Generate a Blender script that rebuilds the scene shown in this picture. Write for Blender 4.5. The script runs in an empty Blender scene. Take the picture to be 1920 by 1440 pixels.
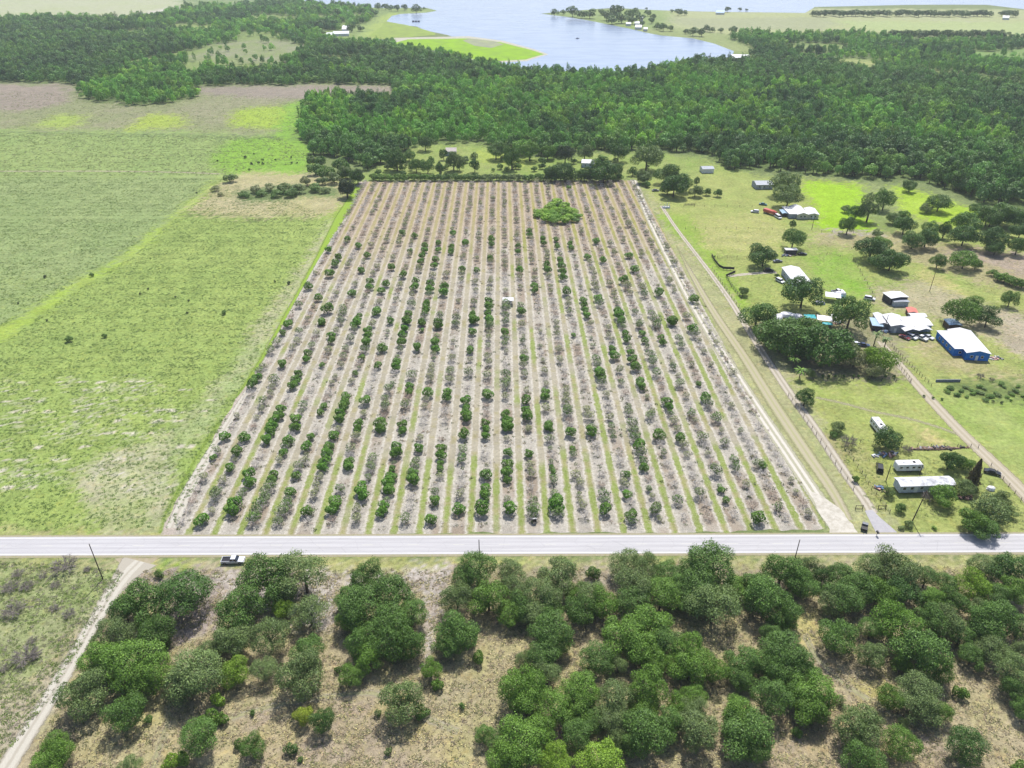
import bpy, math, random
import numpy as np
from mathutils import Vector, Matrix

# ---------------------------------------------------------------- camera
F = 1400.0; H = 140.0                      # focal length in photo pixels, height above ground in metres
PITCH = math.atan(847 / F)
YAW = math.atan(22 * math.cos(PITCH) / F)
cp, sp, cy, sy = math.cos(PITCH), math.sin(PITCH), math.cos(YAW), math.sin(YAW)
scene = bpy.context.scene
camd = bpy.data.cameras.new('camera'); cam = bpy.data.objects.new('camera', camd)
scene.collection.objects.link(cam); scene.camera = cam
camd.sensor_width = 36; camd.lens = F / 1920 * 36; camd.clip_start = 1; camd.clip_end = 20000
cam.location = (0, 0, H); cam.rotation_euler = (math.pi / 2 - PITCH, 0, -YAW)

# ---------------------------------------------------------------- light
world = bpy.data.worlds.new('World'); scene.world = world; world.use_nodes = True
wn = world.node_tree.nodes; bg = wn['Background']
SUN_EL, SUN_AZ = math.radians(60), math.radians(14)     # azimuth from +Y towards +X
sky = wn.new('ShaderNodeTexSky'); sky.sky_type = 'NISHITA'; sky.sun_disc = False
sky.sun_elevation = SUN_EL; sky.sun_rotation = SUN_AZ; sky.altitude = 30; sky.air_density = 1.0; sky.dust_density = 2.0
world.node_tree.links.new(sky.outputs[0], bg.inputs[0]); bg.inputs[1].default_value = 0.125
sd = bpy.data.lights.new('sun', 'SUN'); sun = bpy.data.objects.new('sun', sd); scene.collection.objects.link(sun)
sd.energy = 4.6; sd.angle = math.radians(0.5); sd.color = (1, 0.955, 0.88)
d = Vector((math.sin(SUN_AZ) * math.cos(SUN_EL), math.cos(SUN_AZ) * math.cos(SUN_EL), math.sin(SUN_EL)))
sun.rotation_euler = d.to_track_quat('Z', 'Y').to_euler(); sun.location = (0, 0, 300)
vs = scene.view_settings; vs.view_transform = 'Standard'; vs.look = 'None'; vs.gamma = 1; vs.exposure = 0.6
vs.use_curve_mapping = False
HAZE = 0.00008
K = 2.05                                   # display brightness of a sunlit surface of albedo 1

rng = np.random.default_rng(7); random.seed(7)

# ---------------------------------------------------------------- helpers
def G(px, py, z=0.0):
    """the place at height z seen at photo position px, py"""
    a = (np.asarray(px, float) - 960) / F; b = -(np.asarray(py, float) - 720) / F
    dy = cp + b * sp; dz = -sp + b * cp
    X = a * cy + dy * sy; Y = -a * sy + dy * cy; t = (z - H) / dz
    return X * t, Y * t
def Pj(x, y, z=0.0):
    dx = x * cy - y * sy; dy = x * sy + y * cy; dz = z - H
    zc = dy * cp - dz * sp; yc = dy * sp + dz * cp
    return 960 + F * dx / zc, 720 - F * yc / zc
def mpp(px, py):
    """metres per photo pixel (across) on the ground there"""
    x, y = G(px, py); dy = x * sy + y * cy
    return (dy * cp + H * sp) / F
def lin(c, k=None):
    k = K if k is None else k
    out = []
    for v in c[:3]:
        v /= 255.0; v = v / 12.92 if v < 0.04045 else ((v + 0.055) / 1.055) ** 2.4
        out.append(min(0.85, v / k))
    return tuple(out)
def C4(c, k=None): return (*lin(c, k), 1.0)

def tag(o, label=None, cat=None, group=None, kind=None):
    if label: o['label'] = label
    if cat: o['category'] = cat
    if group: o['group'] = group
    if kind: o['kind'] = kind
    return o
def link(o, parent=None):
    scene.collection.objects.link(o)
    if parent is not None: o.parent = parent
    return o
def empty(name, loc, rz=0.0):
    o = bpy.data.objects.new(name, None); o.empty_display_size = 0.5
    o.location = loc; o.rotation_euler = (0, 0, rz); return link(o)

def mesh_np(name, V, Q, mats, mi=None):
    """mesh from numpy arrays; Q is (n,4) or (n,3)"""
    V = np.asarray(V, np.float32); Q = np.asarray(Q, np.int32)
    me = bpy.data.meshes.new(name); n, k = Q.shape
    me.vertices.add(len(V)); me.vertices.foreach_set('co', V.ravel())
    me.loops.add(n * k); me.loops.foreach_set('vertex_index', Q.ravel())
    me.polygons.add(n); me.polygons.foreach_set('loop_start', np.arange(0, n * k, k, dtype=np.int32))
    for m in mats: me.materials.append(m)
    if mi is not None: me.polygons.foreach_set('material_index', np.asarray(mi, np.int32))
    me.update(calc_edges=True); return me

class MB:
    """collects boxes, prisms and tubes into one mesh"""
    def __init__(s): s.v = []; s.f = []
    def add(s, v, f):
        n = len(s.v); s.v += [tuple(p) for p in v]; s.f += [tuple(i + n for i in q) for q in f]; return s
    def box(s, x0, x1, y0, y1, z0, z1, M=None):
        v = [(x, y, z) for z in (z0, z1) for (x, y) in ((x0, y0), (x1, y0), (x1, y1), (x0, y1))]
        if M is not None: v = [M @ Vector(p) for p in v]
        return s.add(v, [(3, 2, 1, 0), (4, 5, 6, 7), (0, 1, 5, 4), (1, 2, 6, 5), (2, 3, 7, 6), (3, 0, 4, 7)])
    def taper(s, x0, x1, y0, y1, z0, z1, ix0, ix1, iy):
        v = [(x0, y0, z0), (x1, y0, z0), (x1, y1, z0), (x0, y1, z0),
             (x0 + ix0, y0 + iy, z1), (x1 - ix1, y0 + iy, z1), (x1 - ix1, y1 - iy, z1), (x0 + ix0, y1 - iy, z1)]
        return s.add(v, [(3, 2, 1, 0), (4, 5, 6, 7), (0, 1, 5, 4), (1, 2, 6, 5), (2, 3, 7, 6), (3, 0, 4, 7)])
    def prism(s, prof, y0, y1, inset=0.0):
        """profile in x,z extruded along y"""
        n = len(prof)
        v = [(x, y0, z) for x, z in prof] + [(x, y1, z) for x, z in prof]
        f = [tuple(range(n)), tuple(range(2 * n - 1, n - 1, -1))]
        f += [(i, i + n, (i + 1) % n + n, (i + 1) % n) for i in range(n)]
        return s.add(v, f)
    def tube(s, p, q, r0, r1=None, n=8):
        r1 = r0 if r1 is None else r1
        p = Vector(p); q = Vector(q); a = (q - p).normalized()
        u = a.orthogonal().normalized(); w = a.cross(u)
        v = [p + (u * math.cos(t) + w * math.sin(t)) * r0 for t in [2 * math.pi * i / n for i in range(n)]]
        v += [q + (u * math.cos(t) + w * math.sin(t)) * r1 for t in [2 * math.pi * i / n for i in range(n)]]
        f = [(i, (i + 1) % n, (i + 1) % n + n, i + n) for i in range(n)] + [tuple(range(n - 1, -1, -1)), tuple(range(n, 2 * n))]
        return s.add(v, f)
    def mesh(s, name, mat, bevel=0):
        me = bpy.data.meshes.new(name); me.from_pydata(s.v, [], s.f); me.materials.append(mat)
        if bevel:
            import bmesh
            bm = bmesh.new(); bm.from_mesh(me)
            bmesh.ops.recalc_face_normals(bm, faces=bm.faces)
            bmesh.ops.bevel(bm, geom=list(bm.edges), offset=bevel, segments=2, affect='EDGES', profile=0.6)
            bm.to_mesh(me); bm.free()
        me.update(); return me
    def build(s, name, mat, parent=None, bevel=0):
        return link(bpy.data.objects.new(name, s.mesh(name, mat, bevel)), parent)

# ---------------------------------------------------------------- node helpers
class NT:
    def __init__(s, name):
        s.m = bpy.data.materials.new(name); s.m.use_nodes = True; s.t = s.m.node_tree
        s.t.nodes.clear(); s.out = s.t.nodes.new('ShaderNodeOutputMaterial')
    def n(s, typ, **kw):
        nd = s.t.nodes.new(typ)
        for k, v in kw.items(): setattr(nd, k, v)
        return nd
    def put(s, sock, v):
        if isinstance(v, bpy.types.NodeSocket): s.t.links.new(v, sock)
        elif v is not None: sock.default_value = v
    def m_(s, op, a, b=None, c=None, clamp=False):
        nd = s.n('ShaderNodeMath', operation=op); nd.use_clamp = clamp
        s.put(nd.inputs[0], a); s.put(nd.inputs[1], b)
        if c is not None: s.put(nd.inputs[2], c)
        return nd.outputs[0]
    def mix(s, f, a, b, mode='MIX'):
        nd = s.n('ShaderNodeMix', data_type='RGBA', blend_type=mode)
        s.put(nd.inputs[0], f); s.put(nd.inputs[6], a); s.put(nd.inputs[7], b); return nd.outputs[2]
    def ramp(s, v, lo, hi):
        nd = s.n('ShaderNodeMapRange', interpolation_type='SMOOTHSTEP'); s.put(nd.inputs[0], v)
        s.put(nd.inputs[1], lo); s.put(nd.inputs[2], hi); return nd.outputs[0]
    def noise(s, vec, scale, detail=3, rough=0.6):
        nd = s.n('ShaderNodeTexNoise'); s.put(nd.inputs['Vector'], vec); nd.inputs['Scale'].default_value = scale
        nd.inputs['Detail'].default_value = detail; nd.inputs['Roughness'].default_value = rough; return nd.outputs[0]
    def vor(s, vec, scale, rnd=1.0):
        nd = s.n('ShaderNodeTexVoronoi'); s.put(nd.inputs['Vector'], vec); nd.inputs['Scale'].default_value = scale
        nd.inputs['Randomness'].default_value = rnd; return nd
    def pos(s): return s.n('ShaderNodeNewGeometry').outputs['Position']
    def mapv(s, vec, sc):
        nd = s.n('ShaderNodeMapping'); s.put(nd.inputs[0], vec); nd.inputs['Scale'].default_value = sc; return nd.outputs[0]
    def bsdf(s, col, rough=0.9, bump=None, bstr=0.3, bdist=0.1, metal=0.0, spec=0.2, alpha=None):
        b = s.n('ShaderNodeBsdfPrincipled'); s.put(b.inputs['Base Color'], col); s.put(b.inputs['Roughness'], rough)
        b.inputs['Metallic'].default_value = metal; b.inputs['Specular IOR Level'].default_value = spec
        if alpha is not None: s.put(b.inputs['Alpha'], alpha)
        if bump is not None:
            bp = s.n('ShaderNodeBump'); bp.inputs['Strength'].default_value = bstr; bp.inputs['Distance'].default_value = bdist
            s.put(bp.inputs['Height'], bump); s.t.links.new(bp.outputs[0], b.inputs['Normal'])
        s.t.links.new(b.outputs[0], s.out.inputs[0]); return s.m

def plain(name, c, rough=0.6, metal=0.0, spec=0.3, var=0.12, scale=2.0, k=None):
    """painted or natural surface with gentle wear"""
    t = NT(name); tc = t.n('ShaderNodeTexCoord').outputs['Object']
    n = t.noise(tc, scale, 4); a = C4([v * (1 - var) for v in c], k); b = C4([min(255, v * (1 + var * 0.6)) for v in c], k)
    return t.bsdf(t.mix(t.ramp(n, 0.3, 0.7), a, b), rough, metal=metal, spec=spec)

# ---------------------------------------------------------------- numpy noise
def _hash(ix, iy, s):
    h = (ix.astype(np.int64) * 374761393 + iy.astype(np.int64) * 668265263 + s * 974711) & 0xFFFFFFFF
    h = ((h ^ (h >> 13)) * 1274126177) & 0xFFFFFFFF
    return ((h ^ (h >> 16)) & 0xFFFFFF) / float(0xFFFFFF)
def vnoise(x, y, s=0):
    ix = np.floor(x); iy = np.floor(y); fx = x - ix; fy = y - iy
    fx = fx * fx * (3 - 2 * fx); fy = fy * fy * (3 - 2 * fy)
    a = _hash(ix, iy, s); b = _hash(ix + 1, iy, s); c = _hash(ix, iy + 1, s); e = _hash(ix + 1, iy + 1, s)
    return (a * (1 - fx) + b * fx) * (1 - fy) + (c * (1 - fx) + e * fx) * fy
def fbm(x, y, s=0, o=4):
    t = 0; a = 0.5; w = 0
    for i in range(o): t = t + a * vnoise(x * 2 ** i, y * 2 ** i, s + i * 17); w += a; a *= 0.55
    return t / w
def inpoly(x, y, P):
    r = np.zeros(np.shape(x), bool); n = len(P)
    for i in range(n):
        x0, y0 = P[i]; x1, y1 = P[(i + 1) % n]
        if y0 == y1: continue
        c = ((y0 > y) != (y1 > y)) & (x < (x1 - x0) * (y - y0) / (y1 - y0) + x0)
        r ^= c
    return r
def wp(P): return [tuple(float(v) for v in G(*p)) for p in P]
def warp(x, y, amt=0.012):
    D = np.hypot(x, y); A = D * amt; s = 1.0 / (D * 0.02 + 1.5)
    s = 2.0 ** np.round(np.log2(s))
    return x + A * (fbm(x * s, y * s, 3) - 0.5) * 2, y + A * 1.5 * (fbm(x * s, y * s, 91) - 0.5) * 2
# ================================================================ LARGE STRUCTURE: the ground, painted by land use
FOREST = {
 'east': [(566,188),(640,178),(745,190),(735,160),(800,125),(860,118),(930,124),(970,134),(1060,140),(1150,141),(1230,132),(1290,118),(1350,116),(1400,112),
          (1412,95),(1380,75),(1400,66),(1500,62),(1600,66),(1700,70),(1800,78),(1960,75),(1960,330),(1960,436),(1880,418),(1830,380),(1760,348),(1700,335),(1640,335),(1560,330),
          (1450,322),(1360,318),(1330,295),(1250,284),(1120,284),(1060,296),(960,290),(900,270),(790,270),(720,300),(690,325),(640,300),(600,290),(553,262),(565,225)],
 'west': [(-40,42),(60,36),(200,38),(300,34),(350,18),(560,8),(640,14),(700,22),(700,34),(668,48),(664,66),(610,78),(700,82),(740,86),(800,100),(880,112),(800,135),(745,158),(600,158),(370,160),(365,185),
          (300,196),(230,196),(170,190),(150,165),(110,152),(-40,156)],
}
CLEAR = [  # openings in the woods
 [(310,46),(400,48),(420,56),(380,62),(330,58)], [(342,100),(400,84),(500,70),(588,90),(545,113),(440,122),(356,118)],
 [(440,60),(520,58),(540,72),(450,78)], [(230,112),(300,108),(290,124),(240,126)],[(330,122),(390,116),(385,140),(345,140)],
 [(270,110),(350,98),(420,82),(410,92),(330,112)],
 [(1820,98),(1960,92),(1960,122),(1880,118),(1820,108)],[(1550,112),(1600,108),(1640,112),(1670,124),(1640,138),(1600,130),(1560,124)],
 [(1720,130),(1800,138),(1960,158),(1960,168),(1850,160),(1760,148)], [(1700,72),(1800,76),(1830,82),(1700,80)], [(760,120),(800,122),(805,132),(770,130)], [(596,56),(668,56),(668,70),(600,74)], [(630,42),(656,42),(656,58),(634,58)], [(656,26),(690,26),(690,38),(660,38)], [(480,26),(560,30),(560,44),(470,42)], [(600,28),(640,30),(636,40),(596,40)], [(400,124),(520,118),(560,128),(470,136),(400,134)], [(200,60),(270,56),(290,66),(230,72)], [(590,108),(660,106),(680,116),(610,120)], [(860,150),(930,148),(950,156),(880,160)], [(1440,84),(1560,80),(1620,92),(1500,98)], [(1500,104),(1560,102),(1570,110),(1510,112)], [(1362,98),(1412,96),(1416,120),(1366,122)], [(1650,66),(1900,70),(1900,77),(1650,74)], [(1420,64),(1560,62),(1560,68),(1420,70)]]
LAKE = [(480,-45),(545,-3),(600,7),(660,13),(720,15),(800,15),(818,20),(800,24),(752,26),(735,30),(725,40),(755,47),(783,50),(800,58),(840,66),(850,70),
        (740,75),(700,74),(745,79),(800,77),(880,72),(940,80),(1000,95),(1024,102),(985,113),(915,117),(925,122),(960,128),(1060,134),(1150,136),
        (1190,134),(1230,124),(1290,115),(1340,112),(1372,106),(1376,96),(1340,82),(1300,72),(1240,67),(1205,60),(1180,54),(1150,48),(1100,38),
        (1060,31),(1015,26),(1050,22),(1150,15),(1250,20),(1330,22),(1510,24),(1530,13),(1700,9),(1850,9),(1925,18),(2050,26),(2100,-45)]
# (polygon in photo positions, colour, strength of the mottling colour, mottling colour)
ZONES = [
 ([(-200,335),(420,332),(700,330),(340,1012),(-200,1016)], (154,178,98), (168,188,106)),            # west pasture
 ([(-60,330),(410,326),(330,400),(240,480),(100,575),(-60,680)], (152,174,112), (162,180,120)),
 ([(-60,238),(520,250),(600,300),(520,332),(-60,332)], (152,178,106), (162,182,112)),
 ([(-60,156),(560,156),(745,158),(735,185),(560,188),(560,252),(300,246),(-60,242)], (166,164,134), (150,160,112)),
 ([(-60,158),(112,157),(140,190),(60,206),(-60,206)], (172,160,146), (160,150,136)),
 ([(330,163),(600,160),(740,160),(725,184),(560,186),(400,178),(330,172)], (168,158,144), (156,148,134)),
 ([(110,215),(150,215),(160,238),(60,236)], (176,196,98), (166,190,96)),
 ([(265,216),(340,215),(352,240),(230,244)], (180,202,80), (170,190,96)),
 ([(440,205),(560,198),(556,240),(500,244),(430,236)], (168,192,76), (172,200,86)),
 ([(535,196),(562,190),(562,225),(552,262),(600,292),(560,318),(430,318),(440,296),(520,250),(528,222)], (150,196,66), (140,186,76)),
 ([(430,262),(520,258),(580,280),(600,296),(560,325),(420,325),(400,300)], (142,186,76), (150,192,72)),
 ([(345,402),(400,352),(450,322),(540,320),(650,338),(660,365),(632,405),(500,408)], (184,182,128), (198,190,150)),
 ([(440,360),(520,345),(640,352),(640,372),(540,372),(460,380)], (128,150,92), (120,140,92)),
 ([(655,372),(664,362),(690,340),(640,410),(600,480),(520,610),(470,690),(330,880),(316,930),(300,920),(440,700),(560,520),(620,410)], (156,184,78), (150,180,74)),
 ([(620,410),(640,412),(470,700),(330,880),(296,990),(260,930),(330,800),(430,680),(540,530)], (168,188,124), (190,190,150)),
 ([(130,880),(330,800),(330,900),(310,1000),(200,1004),(160,960)], (172,184,130), (196,194,160)),
 ([(-60,648),(20,604),(110,548),(240,473),(320,405),(400,345),(410,345),(330,408),(250,480),(118,560),(28,626),(-60,684)], (168,198,84), (174,196,96)),
 ([(-60,990),(340,1003),(340,1016),(-60,1016)], (182,184,120), (180,176,130)),
 # east of the orchard
 ([(1188,322),(1300,300),(1420,330),(1600,340),(1960,420),(2400,640),(2400,1040),(1580,1004)], (160,180,98), (176,184,112)),
 ([(1190,335),(1205,340),(1260,420),(1340,520),(1440,640),(1580,840),(1700,1004),(1560,1004),(1400,760),(1290,560)], (174,182,126), (186,184,142)),
 ([(1225,400),(1285,400),(1350,480),(1420,600),(1400,600),(1330,500)], (150,184,70), (160,184,90)),
 ([(1215,425),(1250,450),(1330,600),(1300,600),(1235,480)], (186,190,142), (160,180,98)),
 ([(1420,400),(1300,415),(1330,470),(1460,480),(1480,420)], (168,184,96), (190,190,128)),
 ([(1506,342),(1610,342),(1632,372),(1630,400),(1650,432),(1540,432),(1530,395)], (162,206,42), (170,210,60)),
 ([(1676,346),(1790,378),(1830,400),(1826,432),(1760,420),(1700,404)], (162,204,40), (178,206,80)),
 ([(1620,345),(1680,346),(1700,400),(1680,440),(1640,440),(1620,400)], (140,160,92), (156,170,112)),
 ([(1546,434),(1720,440),(1960,520),(1960,560),(1800,520),(1660,470),(1520,460)], (180,176,128), (180,172,134)),
 ([(1800,462),(1960,480),(1960,530),(1860,498),(1780,490)], (186,172,158), (180,166,140)),
 ([(1720,505),(1780,520),(1830,560),(1780,560),(1720,530)], (204,196,136), (180,186,112)),
 ([(1500,480),(1600,478),(1640,560),(1580,560)], (144,186,70), (166,184,104)),
 ([(1630,545),(1700,520),(1860,570),(1960,600),(1960,660),(1870,640),(1760,600),(1650,580)], (184,182,138), (190,182,150)),
 ([(1870,588),(1960,600),(1960,680),(1900,660)], (196,186,168), (186,176,150)),
 ([(1420,600),(1680,590),(1700,715),(1500,712)], (178,170,142), (156,158,116)),
 ([(1700,640),(1770,640),(1860,680),(1960,712),(1960,726),(1840,706),(1740,694)], (196,184,146), (172,176,112)),
 ([(1475,712),(1700,716),(1810,818),(1790,840),(1600,800)], (160,182,92), (178,186,116)),
 ([(1720,722),(1960,716),(1960,930),(1900,880)], (156,182,92), (172,188,112)),
 ([(1760,712),(1960,712),(1960,752),(1880,754),(1800,738)], (128,146,86), (120,140,80)),
 ([(1728,812),(1780,822),(1768,832),(1724,828)], (214,206,142), (210,200,140)),
 ([(1540,800),(1600,840),(1700,840),(1650,960),(1600,920)], (180,176,126), (168,180,100)),
 # south of the road
 ([(-300,1046),(2300,1040),(2300,1700),(-300,1700)], (188,176,144), (186,180,132)),
 ([(-300,1046),(270,1046),(235,1070),(170,1180),(60,1360),(-20,1480),(-300,1700)], (154,172,106), (170,176,130)),
 ([(-300,1290),(80,1280),(40,1400),(-20,1480),(-300,1600)], (186,178,152), (170,172,128)),
 ([(120,1180),(190,1150),(100,1340),(60,1400),(0,1400)], (190,180,160), (178,176,134)),
 ([(-300,1046),(2300,1040),(2300,1072),(1400,1066),(640,1070),(300,1066),(-300,1062)], (188,180,150), (176,182,112)),
 ([(290,1054),(350,1055),(350,1068),(300,1068)], (150,182,70), (150,182,70)),
 ([(400,1060),(2300,1052),(2300,1068),(640,1072),(400,1072)], (170,178,110), (184,180,130)),
 ([(250,1070),(420,1070),(420,1170),(330,1210),(300,1190),(330,1110),(240,1110)], (188,176,168), (170,158,150)),
 ([(400,1068),(640,1072),(850,1066),(840,1110),(800,1250),(785,1240),(800,1120),(640,1090),(620,1180),(560,1180),(420,1110)], (190,180,170), (210,204,196)),
 ([(850,1066),(1600,1060),(1560,1100),(1400,1110),(900,1100)], (180,170,152), (160,156,120)),
 ([(140,1390),(200,1330),(330,1290),(330,1380),(240,1440),(140,1440)], (196,188,136), (188,178,144)),
 ([(700,1260),(850,1240),(900,1300),(860,1360),(740,1360)], (194,186,134), (184,174,144)),
 ([(460,1330),(740,1300),(860,1400),(860,1500),(440,1500),(460,1400)], (182,168,146), (192,182,128)),
 ([(1480,1140),(1545,1140),(1550,1210),(1500,1220)], (200,192,130), (188,178,140)),
 ([(1440,1330),(1560,1290),(1700,1340),(1800,1400),(1700,1500),(1420,1500)], (180,166,146), (190,176,132)),
 ([(1600,1240),(1700,1280),(1780,1320),(1700,1360),(1600,1310)], (184,172,148), (196,188,116)),
 # far land
 ([(-400,-60),(345,-60),(345,18),(290,34),(200,38),(-400,44)], (196,198,172), (186,196,148)),
 ([(262,30),(285,20),(345,10),(348,30),(290,36)], (226,222,216), (210,206,196)),
 ([(345,-60),(560,-60),(560,10),(345,20)], (150,166,112), (130,156,98)),
 ([(560,10),(760,14),(822,18),(822,24),(745,26),(700,40),(690,72),(600,84),(590,30)], (136,160,100), (160,180,110)),
 ([(680,70),(702,42),(722,26),(760,24),(760,60),(740,76)], (170,190,96), (176,196,110)),
 ([(1200,14),(2200,20),(2200,70),(1830,70),(1700,62),(1500,62),(1400,68),(1290,56),(1230,45)], (186,192,150), (180,190,130)),
 ([(1220,34),(1560,32),(1560,56),(1300,54)], (178,184,146), (170,178,134)),
 ([(1560,40),(2200,44),(2200,68),(1820,68),(1600,55)], (184,198,140), (178,194,130)),
 ([(1180,52),(1250,50),(1400,70),(1410,98),(1376,98),(1290,72),(1200,62)], (150,168,108), (164,176,118)),
 ([(1020,20),(1250,16),(1250,52),(1180,56),(1100,40),(1040,30)], (160,180,110), (140,164,100)),
]
def zone_paint(x, y):
    """land-use colour of every ground point, in photo colours"""
    n = len(x); col = np.empty((n, 3)); col[:] = (134, 150, 98)
    wx, wy = warp(x, y)
    wx = np.asarray(wx); wy = np.asarray(wy)
    a = 1 / 4.5
    mott = np.clip((fbm(x * a, y * a, 5) - 0.42) * 5, 0, 1)[:, None]
    mott2 = np.clip((fbm(x / 40, y / 40, 51) - 0.42) * 5, 0, 1)[:, None]
    mo = np.clip(0.75 * mott + 0.5 * mott2, 0, 1)
    for poly, c, c2 in ZONES:
        m = inpoly(wx, wy, wp(poly))
        col[m] = (np.array(c) * (1 - mo) + np.array(c2) * mo)[m]
    forest_floor = np.array((104, 126, 72)); clear = np.array((142, 162, 96)); clear2 = np.array((172, 170, 140))
    for P in FOREST.values():
        m = inpoly(wx, wy, wp(P)); col[m] = forest_floor * (1 - 0.3 * mo[m]) + np.array((120, 140, 80)) * 0.3 * mo[m]
    for i, P in enumerate(CLEAR):
        m = inpoly(wx, wy, wp(P)); c = {0: (170, 188, 110), 1: (164, 162, 142), 6: (122, 176, 90), 7: (186, 190, 126), 8: (190, 186, 140)}.get(i, clear)
        col[m] = np.array(c) * (1 - mo[m]) + clear * mo[m]
    # yards and grass between the orchard and the wood
    m = inpoly(wx, wy, wp([(690,330),(720,300),(790,272),(900,272),(960,292),(1060,298),(1120,288),(1250,288),(1330,300),(1300,335),(1190,338),(900,336),(700,338)]))
    col[m] = (np.array((142, 172, 84)) * (1 - mo) + np.array((166, 178, 108)) * mo)[m]
    m = inpoly(wx, wy, wp([(880,280),(960,292),(1010,310),(960,312),(900,300)])); col[m] = (172, 190, 92)
    # sandy gaps in rows across the south-west of the pasture
    px, py = Pj(x, y); ry = 700.0
    for k, rr in enumerate((716, 731, 752, 771, 790, 813, 838, 861, 889, 912)):
        Yr = G(200, rr)[1]; d = np.abs(y - Yr + 0.5 * (fbm(x / 6, y / 6, 8) - .5))
        m = (d < 0.75) & (x < -96) & (x > -230) & (fbm(x / 5.5, y * 0 + k * 9.7, 31, 2) > (0.52 if px.size else 1)) & (px < 330)
        col[m] = (214, 208, 196)
    # mown bands in the same pasture
    m = (x < -100) & (y > 150) & (y < 330) & (fbm(x / 26, y / 3.2, 71, 2) > 0.62); col[m] = col[m] * .65 + np.array((160, 184, 96)) * .35
    # brown furrow lines
    for (u0, v0, u1, v1, w, c) in ((340,405,580,411,0.9,(96,108,70)),(-20,247,560,259,2.2,(110,130,86)),(1546,432,1660,440,2.5,(192,184,176)),(700,337,1180,337,0.9,(120,140,84))):
        a0 = np.array(G(u0, v0)); b0 = np.array(G(u1, v1)); dv = b0 - a0; L = np.hypot(*dv); dv /= L
        t = (x - a0[0]) * dv[0] + (y - a0[1]) * dv[1]; dd = np.abs((x - a0[0]) * dv[1] - (y - a0[1]) * dv[0])
        m = (t > 0) & (t < L) & (dd < w * (0.7 + 0.8 * fbm(x / 5, y / 5, 12))); col[m] = c
    return col

def graded(lo, hi, zones, end):
    """coordinates from lo to hi with steps growing away from the middle"""
    out = [lo]; x = lo
    while x < hi:
        x += zones(x); out.append(x)
    return np.array(out)
def ystep(y):
    if y < 60: return 20 if y < 20 else 4
    if y < 330: return 1.0
    if y < 520: return 1.4
    return min(400, max(1.4, (y - 520) * 0.006 + 1.4) * (1 if y < 2200 else 4))
def xstep(x):
    a = abs(x)
    if a < 150: return 1.1
    if a < 320: return 1.8
    return min(500, 1.8 + (a - 320) * 0.012)
ys = graded(-400, 9000, ystep, 0)
xr = graded(0, 8000, xstep, 0); xs = np.concatenate([-xr[:0:-1], xr])
XX, YY = np.meshgrid(xs, ys); nx, ny = len(xs), len(ys)
idx = np.arange(nx * ny).reshape(ny, nx)
Q = np.stack([idx[:-1, :-1], idx[:-1, 1:], idx[1:, 1:], idx[1:, :-1]], -1).reshape(-1, 4)
V = np.stack([XX.ravel(), YY.ravel(), np.zeros(nx * ny)], -1)
front = V[:, 1] > 30
col = np.tile(np.array((150., 160., 110.)), (len(V), 1)); 
fx, fy = V[front, 0], V[front, 1]; Dj = np.hypot(fx, fy) * .006; acc = 0
for _k in range(2): acc = acc + zone_paint(fx + rng.normal(0, 1, len(fx)) * Dj, fy + rng.normal(0, 1.6, len(fx)) * Dj)
acc = acc / 2
for _k, _r in enumerate((716, 731, 752, 771, 790, 813, 838, 861, 889, 912)):
    _y = float(G(200, _r)[1]); _d = np.abs(fy - _y + 1.6 * (fbm(fx / 4, fy / 4, 8) - .5))
    _m = (_d < .7) & (fx < -98) & (fx > -240) & (fbm(fx / 3.4, fx * 0 + _k * 9.7, 31, 2) > .67); acc[_m] = (220, 214, 194)
col[front] = acc
def to_lin(c):
    c = np.asarray(c, float) / 255.0
    return np.clip(np.where(c < 0.04045, c / 12.92, ((c + 0.055) / 1.055) ** 2.4) / K, 0, 0.85)
t = NT('ground_soil'); P = t.pos()
base = t.n('ShaderNodeAttribute', attribute_name='Col').outputs['Color']
n1 = t.noise(P, 0.11, 5, 0.65); n2 = t.noise(P, 0.75, 4, 0.7); n3 = t.noise(P, 3.2, 3, 0.7)
v = t.m_('ADD', t.m_('MULTIPLY', t.m_('SUBTRACT', n1, 0.5), 0.85), t.m_('ADD', t.m_('MULTIPLY', t.m_('SUBTRACT', n2, 0.5), 1.5), t.m_('MULTIPLY', t.m_('SUBTRACT', n3, 0.5), 1.2)))
mul = t.m_('ADD', 0.97, v)
sc = t.n('ShaderNodeVectorMath', operation='SCALE'); t.put(sc.inputs[0], base); t.put(sc.inputs[3], mul)
warm = t.mix(t.ramp(t.noise(P, 0.35, 4, 0.7), 0.5, 0.72), sc.outputs[0], t.mix(1.0, sc.outputs[0], (1.14, 1.04, 0.92, 1), 'MULTIPLY'))
t.bsdf(warm, 0.95, bump=t.m_('ADD', n2, n3), bstr=0.6, bdist=0.25, spec=0.1); M_GROUND = t.m
me = mesh_np('ground', V, Q, [M_GROUND])
at = me.color_attributes.new('Col', 'FLOAT_COLOR', 'POINT')
at.data.foreach_set('color', np.concatenate([to_lin(col), np.ones((len(V), 1))], 1).astype(np.float32).ravel())
tag(link(bpy.data.objects.new('ground', me)), kind='structure')

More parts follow.
